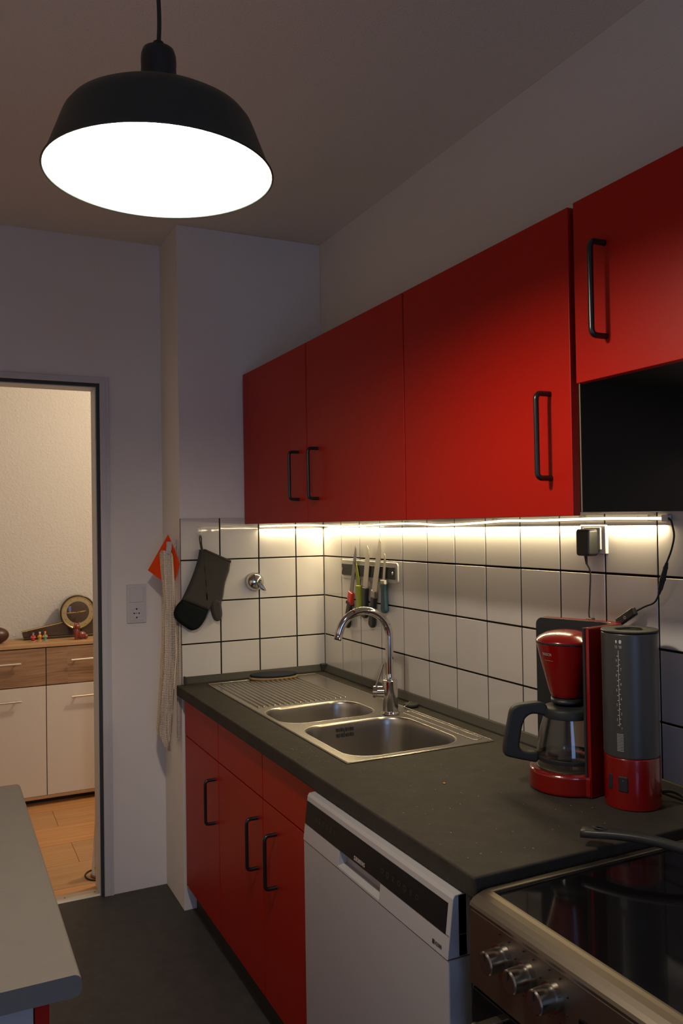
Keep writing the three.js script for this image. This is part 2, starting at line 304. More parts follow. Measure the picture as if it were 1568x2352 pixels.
wallCabinet('red wall cabinet in the corner, farthest from the camera, handle at lower right', 0.006, 0.603, 1.398, 1.961, 0.5356, 1.4725, 1.6235);
wallCabinet('second red wall cabinet from the corner, handle at lower left beside the first one', 0.603, 1.206, 1.398, 1.961, 0.6855, 1.470, 1.622);
wallCabinet('third red wall cabinet from the corner, brightly lit, its handle at lower right', 1.206, 1.806, 1.398, 1.961, 1.7465, 1.469, 1.6275);
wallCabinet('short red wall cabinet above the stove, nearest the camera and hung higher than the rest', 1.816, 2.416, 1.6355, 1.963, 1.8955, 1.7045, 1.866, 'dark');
function baseCabinet(label, z0, z1, hz) {
  const t = thing('base_cabinet', label, 'cabinet', [-0.29, 0.1, (z0 + z1) / 2], 'red base cabinets under the sink');
  part(t, 'carcass', [bx(-0.553, -0.03, 0.1, 0.116, z0, z1, 0), ...[z0, z1 - 0.012].flatMap((z) => [bx(-0.553, -0.03, 0.116, 0.63, z, z + 0.012, 0), bx(-0.553, -0.50, 0.63, 0.779, z, z + 0.012, 0)]), bx(-0.045, -0.03, 0.116, 0.779, z0 + 0.012, z1 - 0.012, 0), bx(-0.553, -0.54, 0.745, 0.779, z0 + 0.012, z1 - 0.012, 0)], M.plinth);
  part(t, 'drawer_front', bx(-0.572, -0.554, 0.6435, 0.778, z0 + 0.0018, z1 - 0.0018, 0.0013), M.red);
  const d = part(t, 'door', bx(-0.572, -0.554, 0.104, 0.640, z0 + 0.0018, z1 - 0.0018, 0.0013), M.red);
  handle(d, -0.572, 0.4385, 0.577, hz);
}
baseCabinet('red base cabinet beside the white wall corner, farthest left under the sink drainer', 0.022, 0.42, 0.381);
baseCabinet('middle red base cabinet under the sink, handle at its right', 0.42, 0.82, 0.777);
baseCabinet('red base cabinet next to the white dishwasher, handle at its left', 0.82, 1.22, 0.918);
{ const t = thing('plinth_board', 'dark recessed plinth board along the floor below the red base cabinets', 'plinth', [-0.52, 0, 0.61]); part(t, 'board', bx(-0.53, -0.514, 0, 0.099, 0.002, 1.22, 0.001), M.plinth); }

// worktop with the cut-out for the sink
{
  const t = thing('worktop', 'long dark grey stone-look worktop with a sink cut into it', 'worktop', [-0.3, 0.78, 0.93]);
  const s = rrect(-0.597, 0.003, -0.002, 1.857, 0.007); s.holes.push(rrect(-0.478, 0.07, -0.09, 1.175, 0.02, THREE.Path));
  part(t, 'slab', ext(s, 0.037, XZ, [0, 1, 0], [0, TOP - 0.037, 0], { bevel: 0.004, seg: 4 }), M.worktop);
  const e = thing('wall_edge_strip', 'dark grey upstand strip sealing the worktop against the tiles', 'edge strip', [-0.29, TOP, 0.9]);
  const prof = poly([[0, 0.0006], [0.019, 0.0006], [0.0185, 0.005], [0.006, 0.024], [0.0025, 0.026], [0, 0.026]]);
  part(e, 'strip', ext(prof, 1.83, [[-1, 0, 0], [0, 1, 0]], [0, 0, 1], [-0.0008, TOP, 0.022]), M.strip);
  part(e, 'strip', ext(prof, 0.535, ZY, [1, 0, 0], [-0.562, TOP, 0.0008]), M.strip);
  part(e, 'corner_cap', bx(-0.027, -0.0008, TOP + 0.0006, TOP + 0.029, 0.0008, 0.026, 0.003), M.strip);
  part(e, 'end_cap', bx(-0.570, -0.562, TOP + 0.0006, TOP + 0.029, 0.0008, 0.022, 0.002), M.strip);
  // crumbs and flecks of food
  const c = new THREE.BufferGeometry(), list = [];
  for (let i = 0; i < 85; i++) {
    let x = rr(-0.585, -0.05), z = rr(1.0, 1.83); if (z < 1.2 && x > -0.51) { x = rr(-0.59, -0.515); }
    if (Math.hypot(x + 0.15, z - 1.57) < 0.1 || Math.hypot(x + 0.1, z - 1.69) < 0.09) continue;
    const g = new THREE.IcosahedronGeometry(1, 0); g.scale(rr(0.0004, 0.0012), rr(0.0002, 0.0006), rr(0.0004, 0.0024)); g.rotateY(rr(0, 3)); g.translate(x, TOP + 0.0006, z); list.push(g);
  }
  const m = part(scene, 'crumbs', merge(list), std({ color: rgb(0.30, 0.27, 0.22), roughness: 0.9 })); m.userData = { label: 'pale crumbs scattered over the dark worktop', category: 'crumbs', kind: 'stuff' };
  const cr = thing('crumb', 'largest crumb, ochre yellow, alone in the middle of the dark worktop', 'crumb', [-0.374, TOP, 1.427]);
  const cg = new THREE.IcosahedronGeometry(0.0028, 1); cg.scale(1, 0.4, 1.3); part(cr, 'flake', cg.translate(-0.374, TOP + 0.0011, 1.427), std({ color: rgb(0.5, 0.3, 0.08), roughness: 0.9 }));
}

// ---------------------------------------------------------------- sink, mixer, plug, trivet
{
  const t = thing('sink', 'stainless steel sink with drainer and two bowls set into the worktop', 'sink', [-0.28, TOP, 0.62]);
  const b1 = [-0.482, 0.548, -0.168, 0.772], b2 = [-0.467, 0.815, -0.135, 1.168];
  const s = rrect(-0.4955, 0.05, -0.068, 1.194, 0.004); s.holes.push(rrect(...b1, 0.075, THREE.Path), rrect(...b2, 0.075, THREE.Path));
  part(t, 'plate', ext(s, 0.0022, XZ, [0, 1, 0], [0, TOP + 0.0002, 0], { bevel: 0.0009, curve: 16 }), M.steel);
  const ring = (x0, z0, x1, z1, r0, y) => { const r = Math.min(r0, (x1 - x0) * 0.48, (z1 - z0) * 0.48), out = []; for (const [cx, cz, a] of [[x1 - r, z0 + r, -0.5], [x1 - r, z1 - r, 0], [x0 + r, z1 - r, 0.5], [x0 + r, z0 + r, 1]]) for (let i = 0; i <= 10; i++) { const f = (a + i / 20) * Math.PI; out.push([cx + Math.cos(f) * r, y, cz + Math.sin(f) * r]); } return out; };
  function bowl(b, depth) {
    const lv = [[0.0026, -0.004], [0.0032, -0.0015], [0.0022, 0.0015], [-0.004, 0.0045], [-0.02, 0.007], [-depth * 0.55, 0.013], [-depth * 0.8, 0.022], [-depth * 0.93, 0.036], [-depth * 0.985, 0.055], [-depth, 0.085]];
    const g = loft(lv.map(([y, i]) => ring(b[0] + i, b[1] + i, b[2] - i, b[3] - i, Math.max(0.02, 0.075 - i * 0.5), TOP + y)), true);
    const o = part(t, 'bowl', g, M.steelBowl); const x = (b[0] + b[2]) / 2, z = (b[1] + b[3]) / 2, y = TOP - depth;
    part(o, 'drain', [new THREE.TorusGeometry(0.03, 0.004, 8, 28).rotateX(Math.PI / 2).translate(x, y + 0.002, z), cyl(0.028, 0.028, [x, y + 0.0005, z], [x, y + 0.003, z], 24)], M.chrome);
    return o;
  }
  bowl(b1, 0.13);
  const o = bowl(b2, 0.16);
  for (let r = 0; r < 2; r++) for (let k = 0; k < 4; k++) part(o, 'overflow_slot', bx(-0.346 + k * 0.0145, -0.3365 + k * 0.0145, TOP - 0.022 - r * 0.016, TOP - 0.012 - r * 0.016, 0.820 + r * 0.001, 0.8262 + r * 0.001, 0.0005), M.rubber);
  part(o, 'overflow_screw', cyl(0.005, 0.004, [-0.3195, TOP - 0.025, 0.822], [-0.3195, TOP - 0.025, 0.8285], 12), M.chrome);
  for (let k = 0; k < 18; k++) { const x = -0.468 + k * 0.0178, z0 = 0.105 + 0.0 * k, z1 = 0.512; const g = new THREE.CapsuleGeometry(0.0042, z1 - z0, 4, 12).rotateX(Math.PI / 2); g.scale(1, 0.85, 1); part(t, 'drainer_rib', g.translate(x, TOP + 0.0024, (z0 + z1) / 2), M.steel); }
  part(t, 'rim_bead', pipe([...rrect(-0.4925, 0.053, -0.071, 1.191, 0.004).getPoints(4)].map((p) => V(p.x, TOP + 0.0022, p.y)), 0.0016, 6), M.steel);
  part(t, 'ledge_bead', pipe(rrect(-0.1125, 0.79, -0.083, 1.165, 0.013).getPoints(8).map((p) => V(p.x, TOP + 0.0024, p.y)), 0.0016, 6), M.steel);
}
{
  const x = -0.150, z = 0.787, y = TOP + 0.002, t = thing('mixer_tap', 'tall chrome swan-neck mixer tap standing behind the sink bowls', 'tap', [x, y, z]);
  part(t, 'body', lathe([[0, 0], [0.028, 0], [0.028, 0.004], [0.0245, 0.007], [0.0238, 0.01], [0.0232, 0.098], [0.0215, 0.1015], [0.013, 0.1025]], x, y, z), M.chrome);
  const dir = V(-0.985, 0, -0.17).normalize(), R = 0.0785, pts = [];
  for (let i = 0; i <= 6; i++) pts.push(V(x, y + 0.1 + i * 0.022, z));
  for (let i = 1; i <= 26; i++) { const a = Math.PI * (i / 26) * 0.93; pts.push(V(x, y + 0.232 + Math.sin(a) * R, z).addScaledVector(dir, R - Math.cos(a) * R)); }
  const e = pts[pts.length - 1].clone().sub(pts[pts.length - 2]).normalize(); pts.push(pts[pts.length - 1].clone().addScaledVector(e, 0.018));
  const sp = part(t, 'spout', pipe(pts, 0.0122, 20), M.chrome);
  const q = pts[pts.length - 1]; part(sp, 'aerator', cyl(0.0105, 0.0105, [q.x, q.y, q.z], [q.x + e.x * 0.004, q.y + e.y * 0.004, q.z + e.z * 0.004]), M.darkGrey);
  part(t, 'collar', new THREE.TorusGeometry(0.0135, 0.0016, 8, 28).rotateX(Math.PI / 2).translate(x, y + 0.1035, z), M.chrome);
  const k = [-0.82, 0, -0.57], at = (d, h = 0.064) => [x + k[0] * d, y + h, z + k[2] * d];
  const c = part(t, 'cartridge', [cyl(0.0185, 0.0185, at(0.01), at(0.035), 24), cyl(0.0172, 0.0172, at(0.035), at(0.0365), 24), cyl(0.019, 0.0175, at(0.0365), at(0.05), 24)], M.chrome);
  part(c, 'lever', tube([at(0.043, 0.08), [x - 0.028, y + 0.112, z - 0.012], [x - 0.019, y + 0.150, z - 0.004]], 0.0027, { rad: 8 }), M.chrome);
}
{
  const x = -0.046, z = 0.735, t = thing('sink_plug', 'black rubber sink plug with ball chain lying behind the tap', 'plug', [x, TOP, z]);
  part(t, 'stopper', lathe([[0, 0], [0.020, 0], [0.0225, 0.004], [0.0235, 0.009], [0.021, 0.0115], [0.006, 0.012], [0.005, 0.016], [0, 0.017]], x, TOP + 0.0003, z, 28), M.rubber);
  const beads = []; for (let i = 0; i < 26; i++) { const u = i / 25; beads.push(new THREE.SphereGeometry(0.0011, 6, 5).translate(x - 0.008 - u * 0.062, TOP + 0.018 - u * 0.008 - Math.sin(u * Math.PI) * 0.005, z + 0.004 + u * 0.036)); }
  part(t, 'chain', merge(beads), M.chrome);
}
{
  const t = thing('oval_trivet', 'dark blue oval trivet with a chipped tan edge lying behind the drainer', 'trivet', [-0.245, TOP, 0.06]);
  const pt = (r) => { const a = []; for (let i = 0; i < 40; i++) { const f = (i / 40) * Math.PI * 2, w = 1 + rr(-0.012, 0.012); a.push(new THREE.Vector2(Math.cos(f) * 0.092 * r * w, Math.sin(f) * 0.036 * r * w)); } return new THREE.Shape(a); };
  const low = part(t, 'rim', ext(pt(1), 0.009, XZ, [0, 1, 0], [0, 0, 0], { bevel: 0.003 }), std({ color: rgb(0.3, 0.19, 0.09), roughness: 0.9 }));
  const up = part(t, 'plate', ext(pt(0.985), 0.009, XZ, [0, 1, 0], [0, 0.008, 0], { bevel: 0.0035, seg: 3 }), phy({ color: rgb(0.006, 0.008, 0.018), roughness: 0.6, specularIntensity: 0.3 }));
  for (const m of [low, up]) { m.geometry.translate(-0.245 + 0.245, 0, 0); m.geometry.translate(0.245, TOP, -0.06); m.geometry.translate(-0.245, -TOP, 0.06); m.geometry.translate(0.245, TOP, -0.06); }
  for (const m of [low, up]) { m.geometry.computeBoundingBox(); const b = m.geometry.boundingBox, c = b.getCenter(V(0, 0, 0)); m.geometry.translate(-c.x, 0, -c.z); const y = m === low ? 0.0008 : 0.0085; m.geometry.translate(0, y - b.min.y, 0); }
  t.rotation.set(0.1, -0.12, 0); t.position.y = TOP + 0.0035; t.position.z = 0.0675;
}

// ---------------------------------------------------------------- dishwasher
{
  const z0 = 1.224, z1 = 1.818, t = thing('dishwasher', 'white dishwasher with a black control strip standing under the worktop', 'dishwasher', [-0.33, 0, (z0 + z1) / 2]);
  part(t, 'body', bx(-0.575, -0.03, 0.012, 0.776, z0 + 0.002, z1 - 0.002, 0.002), M.dwWhite);
  part(t, 'plinth', bx(-0.545, -0.5755, 0.0, 0.1, z0 + 0.004, z1 - 0.004, 0.002), M.plinth);
  part(t, 'door', ext(poly([[-0.576, 0.105], [-0.6235, 0.105], [-0.6235, 0.6735], [-0.576, 0.6735]]), z1 - z0, XY, [0, 0, 1], [0, 0, z0], { bevel: 0.003, seg: 3 }), M.dwWhite);
  // control panel with the grip cut into it
  const X = (y) => -0.6245 + (y - 0.676) * 0.125;     // the leaning front
  const panel = part(t, 'control_panel', [
    bx(-0.603, -0.576, 0.676, 0.778, z0, z1, 0.0015),
    ext(poly([[-0.585, 0.711], [X(0.711), 0.711], [X(0.772), 0.772], [X(0.772) + 0.004, 0.7785], [-0.585, 0.7795]]), z1 - z0, XY, [0, 0, 1], [0, 0, z0], { bevel: 0.0015 }),
    ...[[z0, 1.405], [1.582, z1]].map(([a, b]) => ext(poly([[-0.585, 0.676], [X(0.676), 0.676], [X(0.7135), 0.7135], [-0.585, 0.7135]]), b - a, XY, [0, 0, 1], [0, 0, a], { bevel: 0.0015 })),
    ext(poly([[-0.585, 0.676], [X(0.676), 0.676], [X(0.68), 0.680], [-0.603, 0.685], [-0.585, 0.686]]), 1.59 - 1.4, XY, [0, 0, 1], [0, 0, 1.4], { bevel: 0.0006 })], M.dwWhite);
  const q = (y, z, o) => [X(y) - o, y, z];
  part(panel, 'control_strip', ext(poly([[X(0.7125), 0.7125], [X(0.7125) - 0.0008, 0.7125], [X(0.762) - 0.0008, 0.762], [X(0.762), 0.762]]), 0.58, XY, [0, 0, 1], [0, 0, 1.2265]), M.band);
  const face = (za, zb, ya, yb, o = 0.0013) => grid(1, 1, (u, v) => q(ya + (yb - ya) * v, za + (zb - za) * u, o));
  part(panel, 'brand_lettering', face(1.462, 1.53, 0.7145, 0.727), printed(print(512, 96, (c, w, h) => { c.fillStyle = '#c8c4bf'; c.font = 'bold 84px sans-serif'; c.textAlign = 'center'; c.textBaseline = 'middle'; c.fillText('SIEMENS', w / 2, h / 2, w * 0.98); })), null, true);
  const icons = (n) => print(512, 96, (c, w, h) => { c.strokeStyle = c.fillStyle = '#333333'; c.lineWidth = 5; for (let i = 0; i < n; i++) { const x = 40 + i * (w - 80) / (n - 1); if (i % 3 === 0) { c.beginPath(); c.arc(x, 40, 16, 0, 7); c.stroke(); } else if (i % 3 === 1) { c.strokeRect(x - 13, 24, 26, 32); c.fillRect(x - 13, 66, 26, 5); } else { c.fillRect(x - 14, 24, 28, 6); c.fillRect(x - 14, 38, 22, 6); c.fillRect(x - 14, 52, 28, 6); } } });
  part(panel, 'symbols', face(1.275, 1.385, 0.725, 0.748), printed(icons(6)), null, true);
  part(panel, 'symbols', face(1.575, 1.725, 0.722, 0.745), printed(icons(7)), null, true);
  part(panel, 'model_lettering', face(1.770, 1.806, 0.683, 0.6925, 0.0006), printed(print(256, 64, (c, w, h) => { c.fillStyle = '#2c2c2e'; c.fillRect(2, 8, 46, 48); c.font = 'bold 54px sans-serif'; c.textBaseline = 'middle'; c.fillText('iQ300', 58, h / 2, 192); })), null, true);
}

// ---------------------------------------------------------------- stove and pan
{
  const z0 = 1.864, z1 = 2.464, t = thing('stove', 'freestanding stainless steel stove with a black glass hob', 'stove', [-0.33, 0, (z0 + z1) / 2]);
  part(t, 'body', bx(-0.57, -0.03, 0.02, 0.792, z0 + 0.003, z1 - 0.003, 0.003), M.black);
  const fr = [[-0.03, 0.792], [-0.03, 0.803], [-0.0, 0]]; void fr;
  part(t, 'hob_frame', [ext(poly([[-0.56, 0.776], [-0.6115, 0.778], [-0.6125, 0.783], [-0.6105, 0.7875], [-0.605, 0.7925], [-0.596, 0.7968], [-0.586, 0.7997], [-0.579, 0.8008], [-0.5745, 0.8002], [-0.5735, 0.797], [-0.56, 0.795]]), z1 - z0, XY, [0, 0, 1], [0, 0, z0], { bevel: 0.0015 }),
    bx(-0.578, -0.05, 0.79, 0.8012, z0, z0 + 0.0135, 0.0018), bx(-0.578, -0.05, 0.79, 0.8012, z1 - 0.0135, z1, 0.0018), bx(-0.06, -0.04, 0.79, 0.8012, z0, z1, 0.0018)], M.stoveSteel);
  part(t, 'hob_glass', bx(-0.577, -0.055, 0.786, 0.7985, z0 + 0.012, z1 - 0.012, 0.001), M.gloss);
  part(t, 'front_panel', ext(poly([[-0.57, 0.7765], [-0.6085, 0.7765], [-0.6095, 0.7745], [-0.614, 0.664], [-0.612, 0.661], [-0.57, 0.661]]), z1 - z0, XY, [0, 0, 1], [0, 0, z0], { bevel: 0.001 }), M.stoveSteel);
  part(t, 'display', bx(-0.6145, -0.609, 0.69, 0.735, 2.115, 2.215, 0.001), M.gloss);
  for (const z of [1.951, 2.007, 2.063, 2.245, 2.303, 2.36]) {
    const y = 0.7375, k = part(t, 'knob', [cyl(0.0205, 0.0202, [-0.6105, y, z], [-0.619, y, z], 32), cyl(0.0172, 0.0166, [-0.619, y, z], [-0.6435, y, z], 32), cyl(0.0166, 0.015, [-0.6435, y, z], [-0.6455, y, z], 32)], M.knob); part(k, 'knob_face', cyl(0.0146, 0.014, [-0.6452, y, z], [-0.6459, y, z], 32), M.knobFace);
    part(k, 'pointer', bx(-0.6472, -0.6455, y + 0.003, y + 0.0155, z - 0.001, z + 0.001, 0.0003), M.black);
    for (let i = 0; i < 6; i++) { const a = -0.3 + i * 0.75; part(k, 'scale_dot', bx(-0.6128, -0.610, y + Math.cos(a) * 0.033 - 0.001, y + Math.cos(a) * 0.033 + 0.001, z + Math.sin(a) * 0.03 - 0.001, z + Math.sin(a) * 0.03 + 0.001, 0.0002), M.black); }
  }
  const d = part(t, 'oven_door', bx(-0.612, -0.572, 0.2, 0.657, z0 + 0.004, z1 - 0.004, 0.003), M.gloss);
  const hb = part(d, 'door_handle', [pipe([V(-0.652, 0.636, z0 + 0.066), V(-0.652, 0.636, z1 - 0.066)], 0.008, 16), bx(-0.652, -0.61, 0.629, 0.643, z0 + 0.066, z0 + 0.084, 0.003), bx(-0.652, -0.61, 0.629, 0.643, z1 - 0.084, z1 - 0.066, 0.003)], M.stoveSteel); void hb;
  part(t, 'storage_drawer', bx(-0.611, -0.572, 0.05, 0.195, z0 + 0.004, z1 - 0.004, 0.003), M.stoveSteel);
}
{
  const c = [-0.160, 2.112], t = thing('frying_pan', 'black frying pan on the stove, its long flat handle reaching over the worktop edge', 'pan', [c[0], 0.7993, c[1]]);
  part(t, 'pan_body', lathe([[0, 0], [0.100, 0], [0.108, 0.004], [0.128, 0.044], [0.1315, 0.046], [0.1285, 0.0475], [0.125, 0.044], [0.105, 0.008], [0.098, 0.004], [0, 0.004]], c[0], 0.7993, c[1], 48), M.rubber);
  const A = V(-0.350, 0.8405, 1.832), B = V(-0.236, 0.838, 2.002), d = B.clone().sub(A), side = V(d.z, 0, -d.x).normalize();
  const wid = [0.0135, 0.0145, 0.0135, 0.0125, 0.0115, 0.0105, 0.0105, 0.012], rings = [];
  const section = (u) => { const k = u * 7, i = Math.min(6, Math.floor(k)), w = wid[i] + (wid[i + 1] - wid[i]) * (k - i), cen = A.clone().addScaledVector(d, u); cen.y += 0.010 * Math.sin(u * Math.PI) - 0.004 * u; const out = []; for (let j = 0; j < 16; j++) { const a = (j / 16) * Math.PI * 2, ca = Math.cos(a), sa = Math.sin(a); const p = cen.clone().addScaledVector(side, Math.sign(ca) * Math.pow(Math.abs(ca), 0.6) * w); p.y += Math.sign(sa) * Math.pow(Math.abs(sa), 0.6) * 0.0075; out.push([p.x, p.y, p.z]); } return out; };
  for (let i = 0; i <= 24; i++) rings.push(section(i / 24));
  const capR = rings[0].map((p) => { const s = rings[0].reduce((q, r) => [q[0] + r[0] / 16, q[1] + r[1] / 16, q[2] + r[2] / 16], [0, 0, 0]); return [p[0] + (s[0] - p[0]) * 0.92, p[1] + (s[1] - p[1]) * 0.92, p[2] + (s[2] - p[2]) * 0.92]; });
  const h = part(t, 'handle', loft([capR, ...rings]), M.black);
  const e = A.clone().addScaledVector(d, 0.16); part(h, 'hanging_eye', new THREE.TorusGeometry(0.006, 0.0018, 8, 20).scale(1, 1.6, 1).rotateX(Math.PI / 2).rotateY(Math.atan2(d.x, d.z)).translate(e.x, e.y + 0.0125, e.z), M.darkGrey);
}

// ---------------------------------------------------------------- left unit in the foreground
{
  const t = thing('kitchen_island_unit', 'low red fronted unit with a pale grey worktop in the left foreground', 'cabinet', [-1.5, 0, 1.42]);
  part(t, 'worktop', ext(rrect(-1.80, 0.7905, -1.203, 0.819, 0.011), 0.888, XY, [0, 0, 1], [0, 0, 0.972], { curve: 8 }), M.paleTop);
  part(t, 'carcass', bx(-1.79, -1.259, 0.1, 0.7905, 0.99, 1.83, 0.001), M.dwWhite);
  for (const [a, b] of [[0.992, 1.408], [1.412, 1.829]]) { const d = part(t, 'door', bx(-1.2575, -1.2395, 0.105, 0.785, a, b, 0.0013), M.red); part(d, 'handle', pipe(bend([[-1.2395, 0.66, b - 0.05], [-1.206, 0.66, b - 0.05], [-1.206, 0.52, b - 0.05], [-1.2395, 0.52, b - 0.05]], 0.012), 0.0052, 12), M.blackMetal); }
  part(t, 'plinth', bx(-1.78, -1.30, 0, 0.1, 1.0, 1.82, 0.001), M.plinth);
}

// ---------------------------------------------------------------- coffee machine and carafe (local frame: +x to the wall, +z to the tank)
{
  const C0 = [-0.15, TOP + 0.0005, 1.57], turn = 0.15;
  const t = thing('coffee_machine', 'red and dark grey filter coffee machine with an upright grey water tank', 'coffee machine', C0, null, turn);
  const Pz = [[1, 0, 0], [0, 0, 1]];
  const bowlBase = new THREE.Shape(); bowlBase.moveTo(0.085, 0.084); bowlBase.lineTo(0.085, -0.06); bowlBase.absarc(0, 0, 0.083, -0.75, -Math.PI * 1.36, true); bowlBase.lineTo(-0.034, 0.084); bowlBase.closePath();
  const base = part(t, 'base', ext(bowlBase, 0.044, Pz, [0, 1, 0], [0, 0, 0], { bevel: 0.006, seg: 4, curve: 28 }), M.glossRed);
  part(base, 'warming_plate', lathe([[0, 0], [0.066, 0], [0.0665, 0.0015], [0.064, 0.002], [0, 0.002]], 0, 0.0438, 0), M.black);
  const L = new THREE.Shape();                        // divider and rounded corner in plan
  L.moveTo(-0.0315, 0.0765); L.lineTo(0.028, 0.0765); L.quadraticCurveTo(0.082, 0.0765, 0.082, 0.03); L.lineTo(0.101, 0.03); L.lineTo(0.101, 0.05); L.quadraticCurveTo(0.098, 0.086, 0.055, 0.086); L.lineTo(-0.0315, 0.086); L.closePath();
  const wallPlate = (z0, z1, y0, y1, r) => { const q = new THREE.Shape(); q.moveTo(z1, y0); q.lineTo(z1, y1); q.lineTo(z0 + r, y1); q.absarc(z0 + r, y1 - r, r, Math.PI / 2, Math.PI); q.lineTo(z0, y0); q.closePath(); const h = new THREE.Path(); h.moveTo(-0.058, 0.052); h.lineTo(0.002, 0.052); h.lineTo(0.002, 0.135); h.quadraticCurveTo(0.0, 0.166, -0.028, 0.168); h.quadraticCurveTo(-0.056, 0.166, -0.058, 0.125); h.closePath(); q.holes.push(h); return q; };
  const swing = (g) => g.translate(-0.08, 0, -0.03).rotateY(0.176).translate(0.08, 0, 0.03);       // the back panel stands at a slight angle
  part(t, 'column', [ext(L, 0.3495, Pz, [0, 1, 0], [0, 0, 0], { bevel: 0.003, seg: 3 }), swing(ext(wallPlate(-0.129, 0.034, 0, 0.3495, 0.016), 0.018, ZY, [1, 0, 0], [0.083, 0, 0], { bevel: 0.003, seg: 3 }))], M.glossRed);
  const inn = new THREE.Shape(); inn.moveTo(-0.034, 0.0715); inn.lineTo(0.025, 0.0715); inn.quadraticCurveTo(0.076, 0.0715, 0.076, 0.027); inn.lineTo(0.083, 0.027); inn.quadraticCurveTo(0.083, 0.0775, 0.028, 0.0775); inn.lineTo(-0.034, 0.0775); inn.closePath();
  part(t, 'lining', [ext(inn, 0.348, Pz, [0, 1, 0], [0, 0.0005, 0], { bevel: 0.001 }), swing(ext(wallPlate(-0.132, 0.0285, 0.0005, 0.3485, 0.017), 0.008, ZY, [1, 0, 0], [0.076, 0, 0], { bevel: 0.001 }))], M.darkGrey);
  const f = part(t, 'filter_holder', lathe([[0, 0.191], [0.030, 0.191], [0.034, 0.195], [0.037, 0.203], [0.052, 0.262], [0.0625, 0.3075], [0.0625, 0.309], [0, 0.309]], 0, 0, 0, 48), M.glossRed);
  part(f, 'drip_stop', lathe([[0, 0.178], [0.031, 0.178], [0.034, 0.182], [0.034, 0.191], [0, 0.191]]), M.black);
  part(f, 'trim_ring', lathe([[0.0600, 0.3085], [0.0638, 0.3085], [0.0638, 0.3115], [0.0600, 0.3115], [0.06, 0.3085]], 0, 0, 0, 48), M.darkGrey);
  part(f, 'lid', lathe([[0.0, 0.3355], [0.02, 0.3345], [0.042, 0.330], [0.056, 0.3225], [0.063, 0.3155], [0.0645, 0.3125], [0.064, 0.3117], [0, 0.3117]].reverse(), 0, 0, 0, 48), M.glossRed);
  const cone = (y) => 0.0525 + (y - 0.264) * 0.24, patch = (rf, a0, a1, y0, y1, o) => grid(10, 1, (u, v) => { const a = a0 + (a1 - a0) * u, y = y0 + (y1 - y0) * v, r = rf(y) + o; return [Math.sin(a) * r, y, Math.cos(a) * r]; });
  const silver = '#9b938c';
  part(f, 'brand_lettering', patch(cone, -1.90, -1.33, 0.283, 0.292, 0.0009), printed(print(256, 64, (c, w, h) => { c.fillStyle = silver; c.font = 'bold 58px sans-serif'; c.textAlign = 'center'; c.textBaseline = 'middle'; c.fillText('BOSCH', w / 2, h / 2, w * 0.95); })), null, true);
  part(f, 'line_lettering', patch(cone, -1.83, -1.33, 0.272, 0.276, 0.0009), printed(print(256, 32, (c, w, h) => { c.fillStyle = silver; c.fillRect(20, 12, w - 40, 6); })), null, true);
  // tank on its red foot
  const tx = 0.015, tz = 0.150, tb = part(t, 'tank_foot', lathe([[0, 0], [0.0530, 0], [0.0545, 0.002], [0.0545, 0.098], [0.0535, 0.1005], [0, 0.1005]], tx, 0, tz, 56), M.glossRed);
  for (const [a, w] of [[-1.78, 0.0055], [-1.26, 0.0095]]) { const g = bx(-w, w, 0.036, 0.066, -0.003, 0.0025, 0.002, 2); g.translate(0, 0, 0.0535).rotateY(a).translate(tx, 0.0, tz); const b = part(tb, 'switch', g, M.darkGrey); if (w > 0.009) part(b, 'switch_lamp', new THREE.SphereGeometry(0.0016, 8, 6).translate(0, 0.058, 0.056).rotateY(a).translate(tx, 0, tz), M.clear); }
  const tk = part(t, 'water_tank', lathe([[0.0527, 0.1008], [0.0540, 0.104], [0.0548, 0.342], [0.0548, 0.3445], [0.0528, 0.3445], [0.0520, 0.106], [0.0, 0.1045]], tx, 0, tz, 56), M.tank);
  part(tk, 'inner_pipe', pipe([V(tx + 0.03, 0.106, tz), V(tx + 0.03, 0.33, tz)], 0.006, 10), M.darkGrey);
  part(tk, 'tank_lid', [lathe([[0.03, 0.3455], [0.0551, 0.3455], [0.0558, 0.3475], [0.0551, 0.350], [0.03, 0.350], [0.03, 0.3455]], tx, 0, tz, 56), lathe([[0, 0.343], [0.03, 0.343], [0.03, 0.345], [0, 0.345]], tx, 0, tz, 32)], M.darkGrey);
  const tp = (a0, a1, y0, y1) => grid(8, 1, (u, v) => { const a = a0 + (a1 - a0) * u, y = y0 + (y1 - y0) * v, r = 0.0553; return [tx + Math.sin(a) * r, y, tz + Math.cos(a) * r]; });
  part(tk, 'level_scale', tp(-1.49, -1.17, 0.158, 0.335), printed(print(160, 1024, (c, w, h) => {
    c.fillStyle = c.strokeStyle = '#b9b9b6'; c.font = '40px sans-serif'; c.textAlign = 'center'; c.fillRect(72, 130, 8, 860);
    c.beginPath(); c.ellipse(38, 30, 16, 18, 0, 0, 7); c.fill(); c.beginPath(); c.ellipse(112, 30, 24, 22, 0, 0, 7); c.fill(); c.fillText('125', 34, 104, 46); c.fillText('180', 112, 104, 56);
    for (let i = 0; i < 15; i++) { const y = 190 + i * 56; if (i % 3 === 1) c.fillText(String(10 - i * 0.5 | 0), 36, y + 14); else c.fillRect(42, y, 34, 7); if (i % 3 !== 2) c.fillRect(76, y + 40, 30, 7); else c.fillText(String(8 - i * 0.4 | 0), 116, y + 54); }
  })), null, true);
  part(tk, 'scale_table', tp(-1.46, -1.20, 0.114, 0.150), printed(print(128, 256, (c) => { c.fillStyle = '#a5a5a2'; for (let r = 0; r < 12; r++) for (let k = 0; k < 6; k++) c.fillRect(8 + k * 20, 6 + r * 21, 15, 11); })), null, true);
